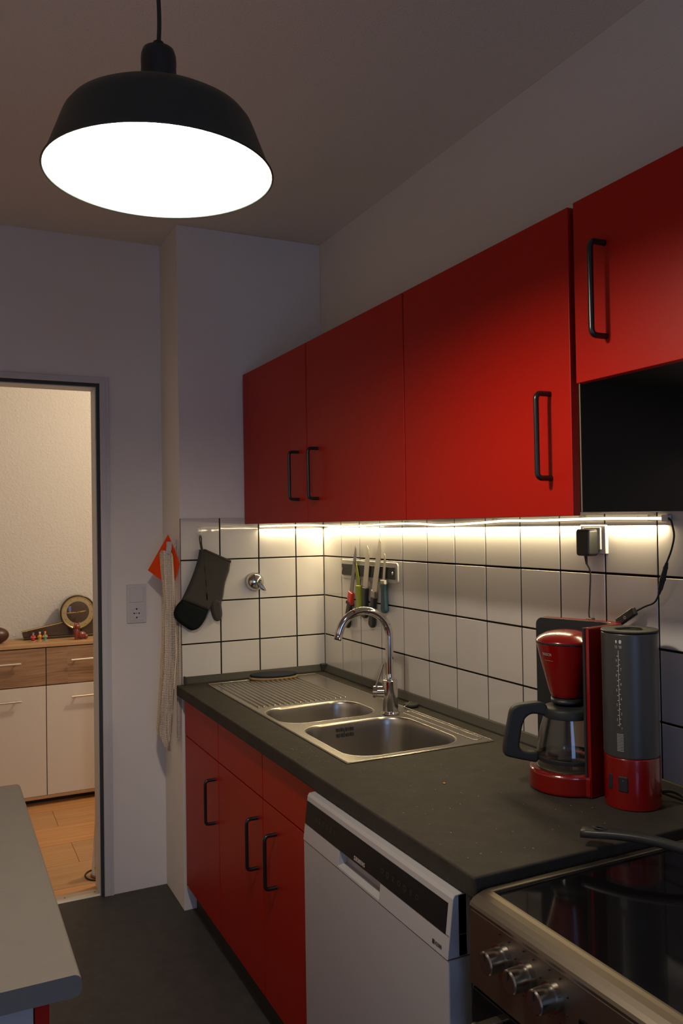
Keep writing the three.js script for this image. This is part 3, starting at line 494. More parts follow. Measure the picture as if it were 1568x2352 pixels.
  const inv = (x, y, z) => { const dx = x - C0[0], dz = z - C0[2], c = Math.cos(turn), s = Math.sin(turn); return [dx * c - dz * s, y - C0[1], dx * s + dz * c]; };
  part(t, 'power_cord', tube([inv(-0.062, TOP + 0.012, 1.715), inv(-0.035, TOP + 0.020, 1.745), inv(-0.028, TOP + 0.006, 1.80), inv(-0.03, TOP + 0.0045, 1.85)], 0.0038, { rad: 8 }), M.rubber);
  // carafe
  const k = thing('coffee_carafe', 'glass coffee carafe with a dark grey handle standing in the red machine', 'carafe', [C0[0], C0[1] + 0.0465, C0[2]], null, turn);
  part(k, 'glass', lathe([[0, 0.0], [0.052, 0.0], [0.060, 0.003], [0.066, 0.013], [0.0668, 0.026], [0.064, 0.048], [0.057, 0.080], [0.0505, 0.104], [0.0495, 0.114], [0.0478, 0.114], [0.049, 0.103], [0.0552, 0.08], [0.0622, 0.048], [0.065, 0.026], [0.064, 0.0135], [0.058, 0.005], [0.05, 0.002], [0, 0.002]], 0, 0, 0, 56), M.glass);
  part(k, 'metal_band', lathe([[0.0663, 0.0135], [0.0672, 0.0135], [0.0678, 0.021], [0.0672, 0.0225], [0.0665, 0.0225], [0.0663, 0.0135]], 0, 0, 0, 56), M.darkGrey);
  part(k, 'lid', lathe([[0.0, 0.128], [0.03, 0.128], [0.047, 0.125], [0.0525, 0.119], [0.053, 0.105], [0.0512, 0.1035], [0.0507, 0.115], [0, 0.115]].reverse(), 0, 0, 0, 48), M.darkGrey);
  const hs = spline([[0.046, 0.127], [0.060, 0.135], [0.085, 0.134], [0.112, 0.129], [0.1225, 0.120], [0.130, 0.09], [0.137, 0.055], [0.140, 0.030], [0.137, 0.023], [0.118, 0.017], [0.09, 0.011], [0.070, 0.008], [0.066, 0.014], [0.067, 0.027], [0.071, 0.030], [0.088, 0.030], [0.101, 0.0335], [0.106, 0.042], [0.104, 0.06], [0.099, 0.086], [0.092, 0.102], [0.08, 0.110], [0.06, 0.109], [0.05, 0.107]]);
  const ang = Math.atan2(-0.825, -0.566), ud = [Math.sin(ang), 0, Math.cos(ang)], wd = [Math.cos(ang), 0, -Math.sin(ang)];
  part(k, 'handle', ext(hs, 0.024, [ud, [0, 1, 0]], wd, [-wd[0] * 0.012, 0, -wd[2] * 0.012], { bevel: 0.005, seg: 4 }), M.darkGrey);
}

// ---------------------------------------------------------------- light strip, adapter, socket
{
  const ys = [[0.012, 1.3885], [0.0955, 1.3863], [0.2457, 1.3840], [0.3839, 1.3859], [0.5712, 1.3900], [0.7379, 1.3888], [0.8392, 1.3842], [0.9337, 1.3845], [1.0642, 1.3883], [1.1826, 1.3925], [1.3, 1.3915], [1.4506, 1.3930], [1.5637, 1.3932], [1.6534, 1.3920], [1.712, 1.3912]];
  const path = [V(-0.268, 1.3885, 0.0085), V(-0.176, 1.3905, 0.0085), V(-0.085, 1.391, 0.0085), V(-0.02, 1.389, 0.0095), V(-0.0095, 1.3885, 0.02), ...ys.slice(1).map(([z, y]) => V(-0.0085, y, z))];
  const t = thing('led_light_strip', 'glowing warm white light strip fixed along the tiles under the red cabinets', 'light strip', [-0.01, 1.385, 0.86]);
  const c = new THREE.CatmullRomCurve3(path, false, 'centripetal'), pts = c.getSpacedPoints(150);
  const band = (dy, h, r) => { const rings = pts.map((p, i) => { const a = pts[Math.max(i - 1, 0)], b = pts[Math.min(i + 1, 150)], d = b.clone().sub(a).normalize(), s = V(-d.z, 0, d.x).normalize(), out = []; for (let j = 0; j < 8; j++) { const q = (j / 8) * Math.PI * 2, v = p.clone().addScaledVector(s, Math.cos(q) * r); out.push([v.x, v.y + dy + Math.sin(q) * h, v.z]); } return out; }); return loft(rings, true); };
  const glow = std({ color: rgb(0.9, 0.85, 0.75), emissive: LED.color, emissiveIntensity: LED.glow, roughness: 0.6 });
  part(t, 'light_tube', band(0, 0.0031, 0.0030), glow, 'glowing core of the strip');
  for (const s of [-1, 1]) part(t, 'casing_edge', band(s * 0.0038, 0.0008, 0.0034), std({ color: rgb(0.12, 0.09, 0.06), roughness: 0.5 }));
  for (const z of [0.35, 0.66, 1.13, 1.47, 1.68]) { const y = c.getPointAt(Math.min(1, (z + 0.27) / 1.985)).y; part(t, 'clip', [bx(-0.0135, -0.0008, y - 0.0055, y - 0.0045, z - 0.005, z + 0.005, 0.0003), bx(-0.0135, -0.0008, y + 0.0045, y + 0.0085, z - 0.005, z + 0.005, 0.0003), bx(-0.0135, -0.0125, y - 0.005, y + 0.008, z - 0.005, z + 0.005, 0.0003)], M.clear); }
  part(t, 'end_cap', bx(-0.0145, -0.0015, 1.3845, 1.3985, 1.712, 1.7285, 0.002), M.plastic);
  const cable = part(t, 'cable', tube([[-0.010, 1.391, 1.728], [-0.017, 1.386, 1.741], [-0.022, 1.3779, 1.748], [-0.024, 1.3559, 1.754], [-0.024, 1.3248, 1.7456], [-0.024, 1.2951, 1.7313], [-0.02, 1.264, 1.718], [-0.018, 1.2336, 1.7055], [-0.018, 1.2155, 1.693], [-0.022, 1.206, 1.672], [-0.028, 1.1963, 1.6556], [-0.035, 1.172, 1.615], [-0.035, 1.14, 1.57], [-0.03, 1.05, 1.545], [-0.02, 0.94, 1.53]], 0.0021, { rad: 8 }), M.rubber);
  const axis = (a, b, list, mat, nm, par) => part(par, nm, list.map(([u0, u1, r0, r1]) => { const A = V(...a), B = V(...b); return cyl(r0, r1, A.clone().lerp(B, u0).toArray(), A.clone().lerp(B, u1).toArray(), 14); }), mat);
  axis([-0.024, 1.3005, 1.734], [-0.018, 1.2336, 1.7055], [[0, 0.14, 0.003, 0.0046], [0.14, 0.2, 0.0052, 0.0052], [0.2, 0.5, 0.0046, 0.0062], [0.5, 0.54, 0.0068, 0.0068], [0.54, 0.85, 0.006, 0.005], [0.85, 1, 0.004, 0.0028]], M.rubber, 'plug_connector', cable);
  const s0 = V(-0.0335, 1.1963, 1.6556), s1 = V(-0.0335, 1.165, 1.603), mid = s0.clone().lerp(s1, 0.5), ang = Math.atan2(s0.y - s1.y, s0.z - s1.z);
  const box = new RoundedBoxGeometry(0.011, 0.019, s0.distanceTo(s1), 3, 0.004).rotateX(-ang).translate(mid.x, mid.y, mid.z);
  const sw = part(cable, 'inline_switch', box, M.black);
  const ic = print(64, 64, (x) => { x.strokeStyle = '#a9b0b0'; x.lineWidth = 6; x.beginPath(); x.arc(32, 34, 20, -1.1, 4.25); x.stroke(); x.beginPath(); x.moveTo(32, 6); x.lineTo(32, 30); x.stroke(); });
  const pg = grid(1, 1, (u, v) => [0, (v - 0.5) * 0.0095, (u - 0.5) * 0.0095]).rotateX(-ang).translate(mid.x - 0.0058, mid.y - 0.001, mid.z); void sw;
  part(cable, 'power_symbol', pg, printed(ic), null, true);
  for (const [x, y, z, w, h, ry] of [[-0.006, 1.3785, 0.862, 1.70, 0.006, 0], [-0.142, 1.3795, 0.006, 0.25, 0.006, 1]]) {
    const l = new THREE.RectAreaLight(LED.color, LED.nits, w, h); l.position.set(x, y, z); l.name = 'led_strip_light';
    const Z = (ry ? V(0, 1, -0.2) : V(0.2, 1, 0)).normalize(), X = ry ? V(1, 0, 0) : V(0, 0, 1);                       // it shines down and a little into the room
    l.quaternion.setFromRotationMatrix(new THREE.Matrix4().makeBasis(X, Z.clone().cross(X), Z));
    scene.add(l);
  }
  // socket and adapter
  const so = thing('wall_socket', 'white wall socket plate on the tiles under the light strip', 'socket', [0, 1.313, 1.505]);
  const so1 = part(so, 'plate', bx(-0.0085, 0.0005, 1.313, 1.3815, 1.464, 1.5455, 0.002), M.plastic);
  part(so1, 'insert', bx(-0.0125, -0.008, 1.322, 1.3735, 1.476, 1.5335, 0.003), M.plastic);
  const ad = thing('power_adapter', 'black plug-in power adapter with a thin cable hanging down the tiles', 'adapter', [-0.012, 1.31, 1.5075]);
  part(ad, 'housing', bx(-0.0455, -0.0125, 1.3085, 1.370, 1.4865, 1.530, 0.007, 4), M.black);
  const ac = part(ad, 'cable', tube([[-0.032, 1.302, 1.506], [-0.030, 1.292, 1.506], [-0.020, 1.2748, 1.506], [-0.016, 1.2243, 1.500], [-0.017, 1.19, 1.498], [-0.02, 1.1745, 1.4996], [-0.02, 1.16, 1.503], [-0.02, 1.1, 1.505], [-0.02, 0.95, 1.5]], 0.0018, { rad: 8 }), M.rubber);
  part(ac, 'strain_relief', cyl(0.004, 0.0025, [-0.032, 1.310, 1.506], [-0.029, 1.289, 1.506], 12), M.rubber);
  part(ac, 'barrel_plug', bx(-0.028, -0.014, 1.128, 1.166, 1.496, 1.515, 0.003, 3), M.black);
}

// ---------------------------------------------------------------- knife rack and knives
{
  const t = thing('magnetic_knife_rack', 'magnetic knife rack with pale end plates screwed to the tiles', 'knife rack', [-0.005, 1.1915, 0.38]);
  part(t, 'backing', ext(rrect(0.165, 1.1915, 0.592, 1.2605, 0.012), 0.005, ZY, [-1, 0, 0], [-0.0003, 0, 0], { bevel: 0.0015 }), std({ color: rgb(0.58, 0.56, 0.52), roughness: 0.4, metalness: 0.15 }));
  part(t, 'magnet_bar', bx(-0.0105, -0.0050, 1.2045, 1.2455, 0.180, 0.575, 0.0012), M.darkGrey);
  for (const z of [0.187, 0.568]) part(t, 'screw', lathe([[0, 0], [0.006, 0], [0.005, 0.002], [0, 0.003]], 0, 0, 0, 16).rotateZ(Math.PI / 2).translate(-0.0105, 1.225, z), M.chrome);
  const grp = 'kitchen knives on the magnetic rack';
  // a, b, c: tip, blade foot, end of the grip as [z, y]; widths in metres
  function knife(label, tip, foot, end, wb, wg, blade, grip, { ferrule, round = 0.6, edge = 1, fl = 0.016 } = {}) {
    const cen = [-0.0145, (tip[1] + end[1]) / 2, (tip[0] + end[0]) / 2], k = thing('kitchen_knife', label, 'knife', [cen[0], end[1], cen[2]], grp);
    const A = new THREE.Vector2(...foot), B = new THREE.Vector2(...tip), d = B.clone().sub(A), n = new THREE.Vector2(-d.y, d.x).normalize();
    const pt = (u, w) => { const p = A.clone().addScaledVector(d, u).addScaledVector(n, w); return [p.x, p.y]; };
    const w = wb / 2, s = edge;
    const bl = [pt(0, -w * s), pt(0.6, -w * s), pt(0.85, -w * s * 0.8), pt(1, -w * s * 0.55), pt(0.93, w * s * 0.1), pt(0.8, w * s * round), pt(0.55, w * s * 0.95), pt(0, w * s)];
    part(k, 'blade', ext(poly(s > 0 ? bl : bl.reverse()), 0.0024, ZY, [-1, 0, 0], [-0.0125, 0, 0], { bevel: 0.0009, seg: 1 }), blade);
    const E = new THREE.Vector2(...end), g = A.clone().sub(E), m = new THREE.Vector2(-g.y, g.x).normalize(), q = (u, v) => { const p = E.clone().addScaledVector(g, u).addScaledVector(m, v); return [p.x, p.y]; };
    const h = wg / 2, F = ferrule ? 1 - fl / g.length() : 1;
    part(k, 'grip', ext(spline([q(0, -h * 0.6), q(0.06, -h * 1.05), q(0.3, -h * 0.95), q(0.7, -h * 0.8), q(F - 0.02, -h * 0.9), q(F, -h * 0.7), q(F, h * 0.7), q(F - 0.02, h * 0.9), q(0.7, h * 0.85), q(0.3, h), q(0.06, h * 1.05), q(0, h * 0.5)]), 0.015, ZY, [-1, 0, 0], [-0.006, 0, 0], { bevel: 0.005, seg: 3 }), grip);
    if (ferrule) part(k, 'ferrule', ext(poly([q(F - 0.015, -h * 0.9), q(1.02, -h * 0.85), q(1.02, h * 0.85), q(F - 0.015, h * 0.9)]), 0.0145, ZY, [-1, 0, 0], [-0.00625, 0, 0], { bevel: 0.003 }), ferrule);
    return k;
  }
  knife('leftmost knife on the rack, slim grey blade, black grip with a red collar', [0.312, 1.3145], [0.264, 1.141], [0.2235, 1.013], 0.026, 0.034, M.darkBlade, M.black, { ferrule: std({ color: rgb(0.6, 0.03, 0.02), roughness: 0.4 }), edge: -1, fl: 0.04 });
  knife('lime green knife, blade and grip the same green', [0.303, 1.2585], [0.322, 1.172], [0.330, 1.065], 0.022, 0.034, M.green, M.green, { edge: -1 });
  knife('middle knife with a broad straight pale blade and black grip', [0.405, 1.314], [0.375, 1.168], [0.366, 1.060], 0.036, 0.034, M.blade, M.black, { edge: -1 });
  knife('longest knife on the rack, pale blade with a steel bolster and black grip', [0.497, 1.343], [0.442, 1.158], [0.4185, 1.033], 0.036, 0.033, M.blade, M.black, { ferrule: M.steel, edge: -1, fl: 0.02 });
  knife('small knife on the right end with a dark teal grip', [0.525, 1.290], [0.511, 1.199], [0.5125, 1.090], 0.016, 0.033, M.blade, M.teal, { ferrule: std({ color: rgb(0.6, 0.56, 0.5), roughness: 0.4 }), edge: -1, fl: 0.01 });
}

// ---------------------------------------------------------------- valve, mitt, pot cloth, towel, wall switch
{
  const x = -0.2935, y = 1.181, t = thing('stop_valve', 'round chrome stop valve knob on the end wall tiles', 'valve', [x, y, 0]);
  part(t, 'rosette', lathe([[0, 0], [0.0345, 0], [0.0345, 0.010], [0.032, 0.021], [0.0255, 0.031], [0.016, 0.0375], [0, 0.040]], 0, 0, 0, 40).rotateX(Math.PI / 2).translate(x, y, 0.0004), M.chrome);
  part(t, 'grip', ext(spline([[-0.012, 0.012], [0.006, 0.008], [0.024, -0.012], [0.036, -0.034], [0.024, -0.033], [0.008, -0.020], [-0.008, -0.006], [-0.018, 0.006]]), 0.016, XY, [0, 0, 1], [x, y, 0.0225], { bevel: 0.004, seg: 3 }), M.chrome);
}
{
  const hk = (x, y, label) => { const t = thing('adhesive_hook', label, 'hook', [x, y - 0.02, 0]); part(t, 'pad', bx(x - 0.009, x + 0.009, y - 0.016, y + 0.018, 0.0004, 0.0035, 0.0014), M.clear); part(t, 'hook', tube([[x, y, 0.0035], [x, y - 0.012, 0.005], [x, y - 0.018, 0.011], [x, y - 0.012, 0.016]], 0.0022, { rad: 8 }), M.clear); };
  hk(-0.5025, 1.372, 'clear adhesive hook on the tiles holding the oven mitt');
  const O = [[-0.4907, 1.3075], [-0.3916, 1.2629], [-0.3985, 1.2245], [-0.4145, 1.1801], [-0.4265, 1.1197], [-0.4300, 1.090], [-0.4295, 1.0604], [-0.4398, 1.0435], [-0.4563, 1.0461], [-0.4670, 1.0704], [-0.4785, 1.0842], [-0.4941, 1.0485], [-0.519, 1.0201], [-0.5433, 1.0154], [-0.5672, 1.0296], [-0.5956, 1.0534], [-0.6065, 1.076], [-0.5998, 1.1021], [-0.5772, 1.1275], [-0.5409, 1.2014], [-0.5157, 1.2716], [-0.5087, 1.3079]];
  const t = thing('oven_mitt', 'grey cloth oven mitt with a black tip hanging by its loop on the tiles', 'oven mitt', [-0.5, 1.015, 0.0]);
  const cut = (p) => p[1] - (1.1275 + (1.0842 - 1.1275) * (p[0] + 0.5772) / 0.0967);   // above (+) or below the seam
  const body = [O[0], O[1], O[2], O[3], O[4], [-0.437, 1.108], [-0.452, 1.100], [-0.470, 1.0935], [-0.4790, 1.0836], [-0.5772, 1.1268], O[19], O[20], O[21]]; void cut;
  const tip = [[-0.4785, 1.0848], [-0.4941, 1.0485], [-0.519, 1.0201], [-0.5433, 1.0154], [-0.5672, 1.0296], [-0.5956, 1.0534], [-0.6065, 1.076], [-0.5998, 1.1021], [-0.5765, 1.1280]];
  const soft = (pts, z0, d, b) => ext(poly(pts), d, XY, [0, 0, 1], [0, 0, z0], { bevel: b, seg: 5 });
  const round = (pts, k = 4) => { const c = new THREE.CatmullRomCurve3(pts.map((p) => V(p[0], p[1], 0)), false, 'centripetal'); return c.getPoints(pts.length * k).map((p) => [p.x, p.y]); };
  const bd = part(t, 'mitt_body', soft([O[0], O[1], ...round(body.slice(2, 9)), ...round(body.slice(9))], 0.006, 0.028, 0.0125), M.cloth);
  part(bd, 'cuff_hem', ext(poly([[-0.4895, 1.3085], [-0.3916, 1.2642], [-0.3935, 1.2560], [-0.4925, 1.3000]]), 0.030, XY, [0, 0, 1], [0, 0, 0.005], { bevel: 0.003 }), M.cloth);
  part(t, 'black_tip', soft(round(tip, 6), 0.0045, 0.030, 0.0135), M.clothBlack, 'black coated fingertip');
  part(t, 'thumb', soft(round([[-0.472, 1.112], [-0.4715, 1.0905], [-0.468, 1.072], [-0.4563, 1.0461], [-0.4470, 1.0425], [-0.4370, 1.0455], [-0.4295, 1.0604], [-0.4300, 1.090], [-0.437, 1.118], [-0.455, 1.125], [-0.468, 1.120]], 5), 0.014, 0.024, 0.011), M.cloth);
  part(t, 'loop', tube([[-0.502, 1.306, 0.02], [-0.5055, 1.333, 0.017], [-0.506, 1.351, 0.0135], [-0.503, 1.3575, 0.012], [-0.5, 1.351, 0.0135], [-0.5005, 1.33, 0.017], [-0.497, 1.304, 0.02]], 0.0024, { rad: 8 }), M.cloth);
}
{
  // everything on the narrow side of the wall block, which faces -x
  const h = thing('white_hook', 'white plastic hook on the narrow wall side beside the tiles', 'hook', [-0.574, 1.29, -0.045]);
  part(h, 'backplate', bx(-0.5775, -0.5743, 1.283, 1.345, -0.060, -0.030, 0.0012), M.plastic);
  part(h, 'hook', tube([[-0.5775, 1.325, -0.045], [-0.590, 1.315, -0.045], [-0.598, 1.312, -0.045], [-0.603, 1.320, -0.045], [-0.603, 1.328, -0.045]], 0.003, { rad: 8 }), M.plastic);
  const e = V(0.66, 0, 0.75).normalize(), nn = V(0.75, 0, -0.66).normalize();
  const pl = thing('pot_cloth', 'square orange red pot cloth hung by a corner behind the towel', 'pot cloth', [-0.62, 1.2, -0.06]);
  const pcs = [[0, 1.3636], [-0.0905, 1.2322], [-0.030, 1.195], [0.028, 1.195], [0.0475, 1.2568], [0.030, 1.305]], PO = V(-0.6098, 0, -0.0425);
  const s = poly(pcs.map(([u, y]) => [u, y]).reverse());
  part(pl, 'cloth', ext(s, 0.005, [[e.x, 0, e.z], [0, 1, 0]], [nn.x, 0, nn.z], [PO.x, 0, PO.z], { bevel: 0.0018 }), M.orange);
  part(pl, 'eyelet', new THREE.TorusGeometry(0.005, 0.001, 6, 18).rotateY(Math.atan2(nn.x, nn.z)).translate(PO.x + e.x * 0.0 - nn.x * 0.001, 1.345, PO.z - nn.z * 0.001), M.orange);
  // towel: rows of [y, left, right] along e
  const t = thing('tea_towel', 'long cream waffle tea towel with an orange stripe hanging from the hook', 'towel', [-0.615, 0.58, -0.05]);
  const rows = [[1.306, -0.034, -0.004], [1.298, -0.042, 0.010], [1.2838, -0.0440, 0.0165], [1.1844, -0.0365, 0.0235], [1.0885, -0.0345, 0.0290], [0.9281, -0.0460, 0.0330], [0.8359, -0.0520, 0.0250], [0.7673, -0.0585, 0.0190], [0.7086, -0.0640, 0.0140], [0.655, -0.0680, 0.0080], [0.615, -0.0500, 0.0020], [0.583, -0.0170, -0.0050]];
  const at = (v) => { const k = v * (rows.length - 1), i = Math.min(rows.length - 2, Math.floor(k)), f = k - i; return rows[i].map((a, j) => a + (rows[i + 1][j] - a) * f); };
  const TO = V(-0.5985, 0, -0.0287), front = (u, v, off) => { const [y, l, r] = at(v), x = l + (r - l) * u, fold = 0.0115 * Math.sin(u * 9.5 + v * 2.2) * Math.min(1, v * 4 + 0.3) + 0.004 * Math.sin(u * 21 + 1 + v * 3), q = TO.clone().addScaledVector(e, x).addScaledVector(nn, fold * 0.8 - 0.021 + off); return [q.x, y + 0.006 * Math.sin(u * 7) * (v > 0.9 ? 1 : 0), q.z]; };
  const sheet = (u0, u1, off, th) => { const a = grid(26, 60, (u, v) => front(u0 + (u1 - u0) * u, v, off)), b = grid(26, 60, (u, v) => front(u0 + (u1 - u0) * u, v, off + th)); flip(b); const rim = []; for (const uu of [0, 1]) { const g = grid(60, 1, (v, w) => front(u0 + (u1 - u0) * uu, v, off + th * w)); rim.push(uu ? g : flip(g)); } for (const vv of [0, 1]) { const g = grid(26, 1, (u, w) => front(u0 + (u1 - u0) * u, vv, off + th * w)); rim.push(vv ? g : flip(g)); } return merge([a, b, ...rim]); };
  const f0 = part(t, 'cloth', sheet(0.0, 1.0, 0, 0.006), M.towel);
  part(t, 'orange_stripe', sheet(0.16, 0.33, -0.0009, 0.0006), M.towelOrange); void f0;
  const back = grid(14, 40, (u, v) => { const y = 1.05 - v * 0.43, x = 0.012 + u * (0.024 - v * 0.012) - v * 0.004, q = TO.clone().addScaledVector(e, x).addScaledVector(nn, 0.006 + 0.004 * Math.sin(u * 9)); return [q.x, y, q.z]; });
  part(t, 'back_layer', [back, flip(back.clone().translate(nn.x * 0.002, 0, nn.z * 0.002))], M.towel);
  part(t, 'hanging_tape', tube([[-0.6025, 1.312, -0.045], [-0.606, 1.308, -0.0395], [-0.612, 1.300, -0.042]], 0.003, { rad: 8 }), std({ color: rgb(0.6, 0.6, 0.62), roughness: 0.9 }));
  const lb = grid(4, 6, (u, v) => { const q = TO.clone().addScaledVector(e, -0.030 + u * 0.022 - v * 0.006 + 0.022).addScaledVector(nn, -0.022 + 0.004 * Math.sin(v * 3)); return [q.x, 1.338 - v * 0.044, q.z]; });
  part(t, 'care_label', [lb, flip(lb.clone().translate(nn.x * 0.0006, 0, nn.z * 0.0006))], std({ color: rgb(0.5, 0.5, 0.53), roughness: 0.8 }));
  const tg = (() => { const q = TO.clone().addScaledVector(e, -0.056).addScaledVector(nn, -0.016); return grid(4, 4, (u, v) => [q.x + e.x * (u * 0.018 - v * 0.003), 0.676 - v * 0.036, q.z + e.z * (u * 0.018 - v * 0.003)]); })();
  part(t, 'hem_tag', [tg, flip(tg.clone().translate(nn.x * 0.0006, 0, nn.z * 0.0006))], std({ color: rgb(0.28, 0.25, 0.22), roughness: 0.9 }));
}
{
  const x0 = -0.7175, x1 = -0.643, y0 = 1.0235, y1 = 1.172, z = DW, t = thing('switch_and_socket', 'white light switch above a socket in one frame on the door wall', 'light switch', [(x0 + x1) / 2, y0, z]);
  part(t, 'frame', ext(rrect(x0, y0, x1, y1, 0.004), 0.008, XY, [0, 0, 1], [0, 0, z + 0.0003], { bevel: 0.0025, seg: 3 }), M.plastic);
  part(t, 'rocker', bx(x0 + 0.0105, x1 - 0.0105, 1.1035, y1 - 0.0105, z + 0.006, z + 0.0118, 0.0022), M.plastic);
  const sx = (x0 + x1) / 2, sy = 1.061, s = rrect(x0 + 0.0105, 1.034, x1 - 0.0105, 1.088, 0.003); s.holes.push(new THREE.Path().absarc(sx, sy, 0.0195, 0, Math.PI * 2));
  const so = part(t, 'socket_face', ext(s, 0.005, XY, [0, 0, 1], [0, 0, z + 0.006], { bevel: 0.001, curve: 24 }), M.plastic);
  part(so, 'cup', cyl(0.0198, 0.0198, [sx, sy, z + 0.0065], [sx, sy, z + 0.0078], 32), M.plastic);
  for (const [dx, dy, r] of [[-0.0095, 0, 0.0028], [0.0095, 0, 0.0028], [0, 0, 0.0018], [0, -0.0165, 0.003], [0, 0.0165, 0.003]]) part(so, 'contact_hole', cyl(r, r, [sx + dx, sy + dy, z + 0.0076], [sx + dx, sy + dy, z + 0.0083], 14), dy ? M.steel : M.rubber);
}

// ---------------------------------------------------------------- pendant lamp
{
  const [x, y, z] = LAMP.at, K = 0.8906, k = (l) => l.map(([r, h]) => [r * K, h * K]), t = thing('pendant_lamp', 'dark green enamel pendant lamp with a wide glowing shade hanging from the ceiling', 'lamp', [x, y, z]);
  const out = [[0.1805, 0.0], [0.1765, 0.0075], [0.1645, 0.039], [0.153, 0.070], [0.1485, 0.0805], [0.140, 0.0915], [0.123, 0.1020], [0.095, 0.1095], [0.06, 0.1140], [0.032, 0.116], [0.0, 0.117]];
  const sh = part(t, 'shade', lathe(k(out), x, y, z, 72), M.enamel);
  part(sh, 'reflector', lathe(k(out.map(([r, h], i) => [Math.max(r - 0.0012, 0), Math.max(h - 0.0012, i ? h - 0.0012 : 0.0004)])), x, y, z, 72), M.innerWhite, 'white inside of the shade');
  part(sh, 'rolled_rim', new THREE.TorusGeometry(0.1805 * K, 0.0015, 8, 72).rotateX(Math.PI / 2).translate(x, y, z), M.enamel);
  part(t, 'socket_cap', lathe(k([[0.0, 0.115], [0.0318, 0.115], [0.0330, 0.124], [0.0326, 0.142], [0.0300, 0.151], [0.0276, 0.157], [0.0282, 0.166], [0.0276, 0.174], [0.0282, 0.183], [0.0276, 0.194], [0.0250, 0.2025], [0.0160, 0.2065], [0.0095, 0.208], [0.0085, 0.216], [0, 0.2165]]), x, y, z, 36), M.black);
  const cord = [], c0 = 0.213 * K; for (let i = 0; i <= 14; i++) { const h = c0 + (H - y - c0) * i / 14; cord.push([x + 0.0015 * Math.sin(i * 1.1), y + h, z + 0.0015 * Math.cos(i * 0.9)]); }
  part(t, 'cord', tube(cord, 0.0031, { rad: 8 }), M.rubber);
  part(t, 'ceiling_rose', lathe([[0, -0.045], [0.02, -0.045], [0.05, -0.03], [0.055, -0.001], [0, -0.0005]], x, H, z, 32), M.black);
  part(t, 'bulb', lathe([[0, -0.044], [0.016, -0.041], [0.031, -0.031], [0.041, -0.016], [0.044, 0], [0.041, 0.016], [0.031, 0.031], [0.019, 0.039], [0.0145, 0.043], [0, 0.043]], x, y + LAMP.bulbUp, z, 28), std({ color: rgb(1, 1, 1), emissive: LAMP.color, emissiveIntensity: 300, roughness: 0.5 }), 'glowing bulb');
  part(t, 'lamp_holder', lathe([[0, 0], [0.015, 0], [0.016, 0.006], [0.016, 0.010], [0, 0.0105]], x, y + LAMP.bulbUp + 0.043, z, 24), M.innerWhite);
  const l = new THREE.PointLight(LAMP.color, LAMP.cd, 0, 2); l.position.set(x, y + LAMP.bulbUp, z); l.castShadow = true; l.shadow.radius = LAMP.soft; l.name = 'pendant_bulb_light'; scene.add(l);
}

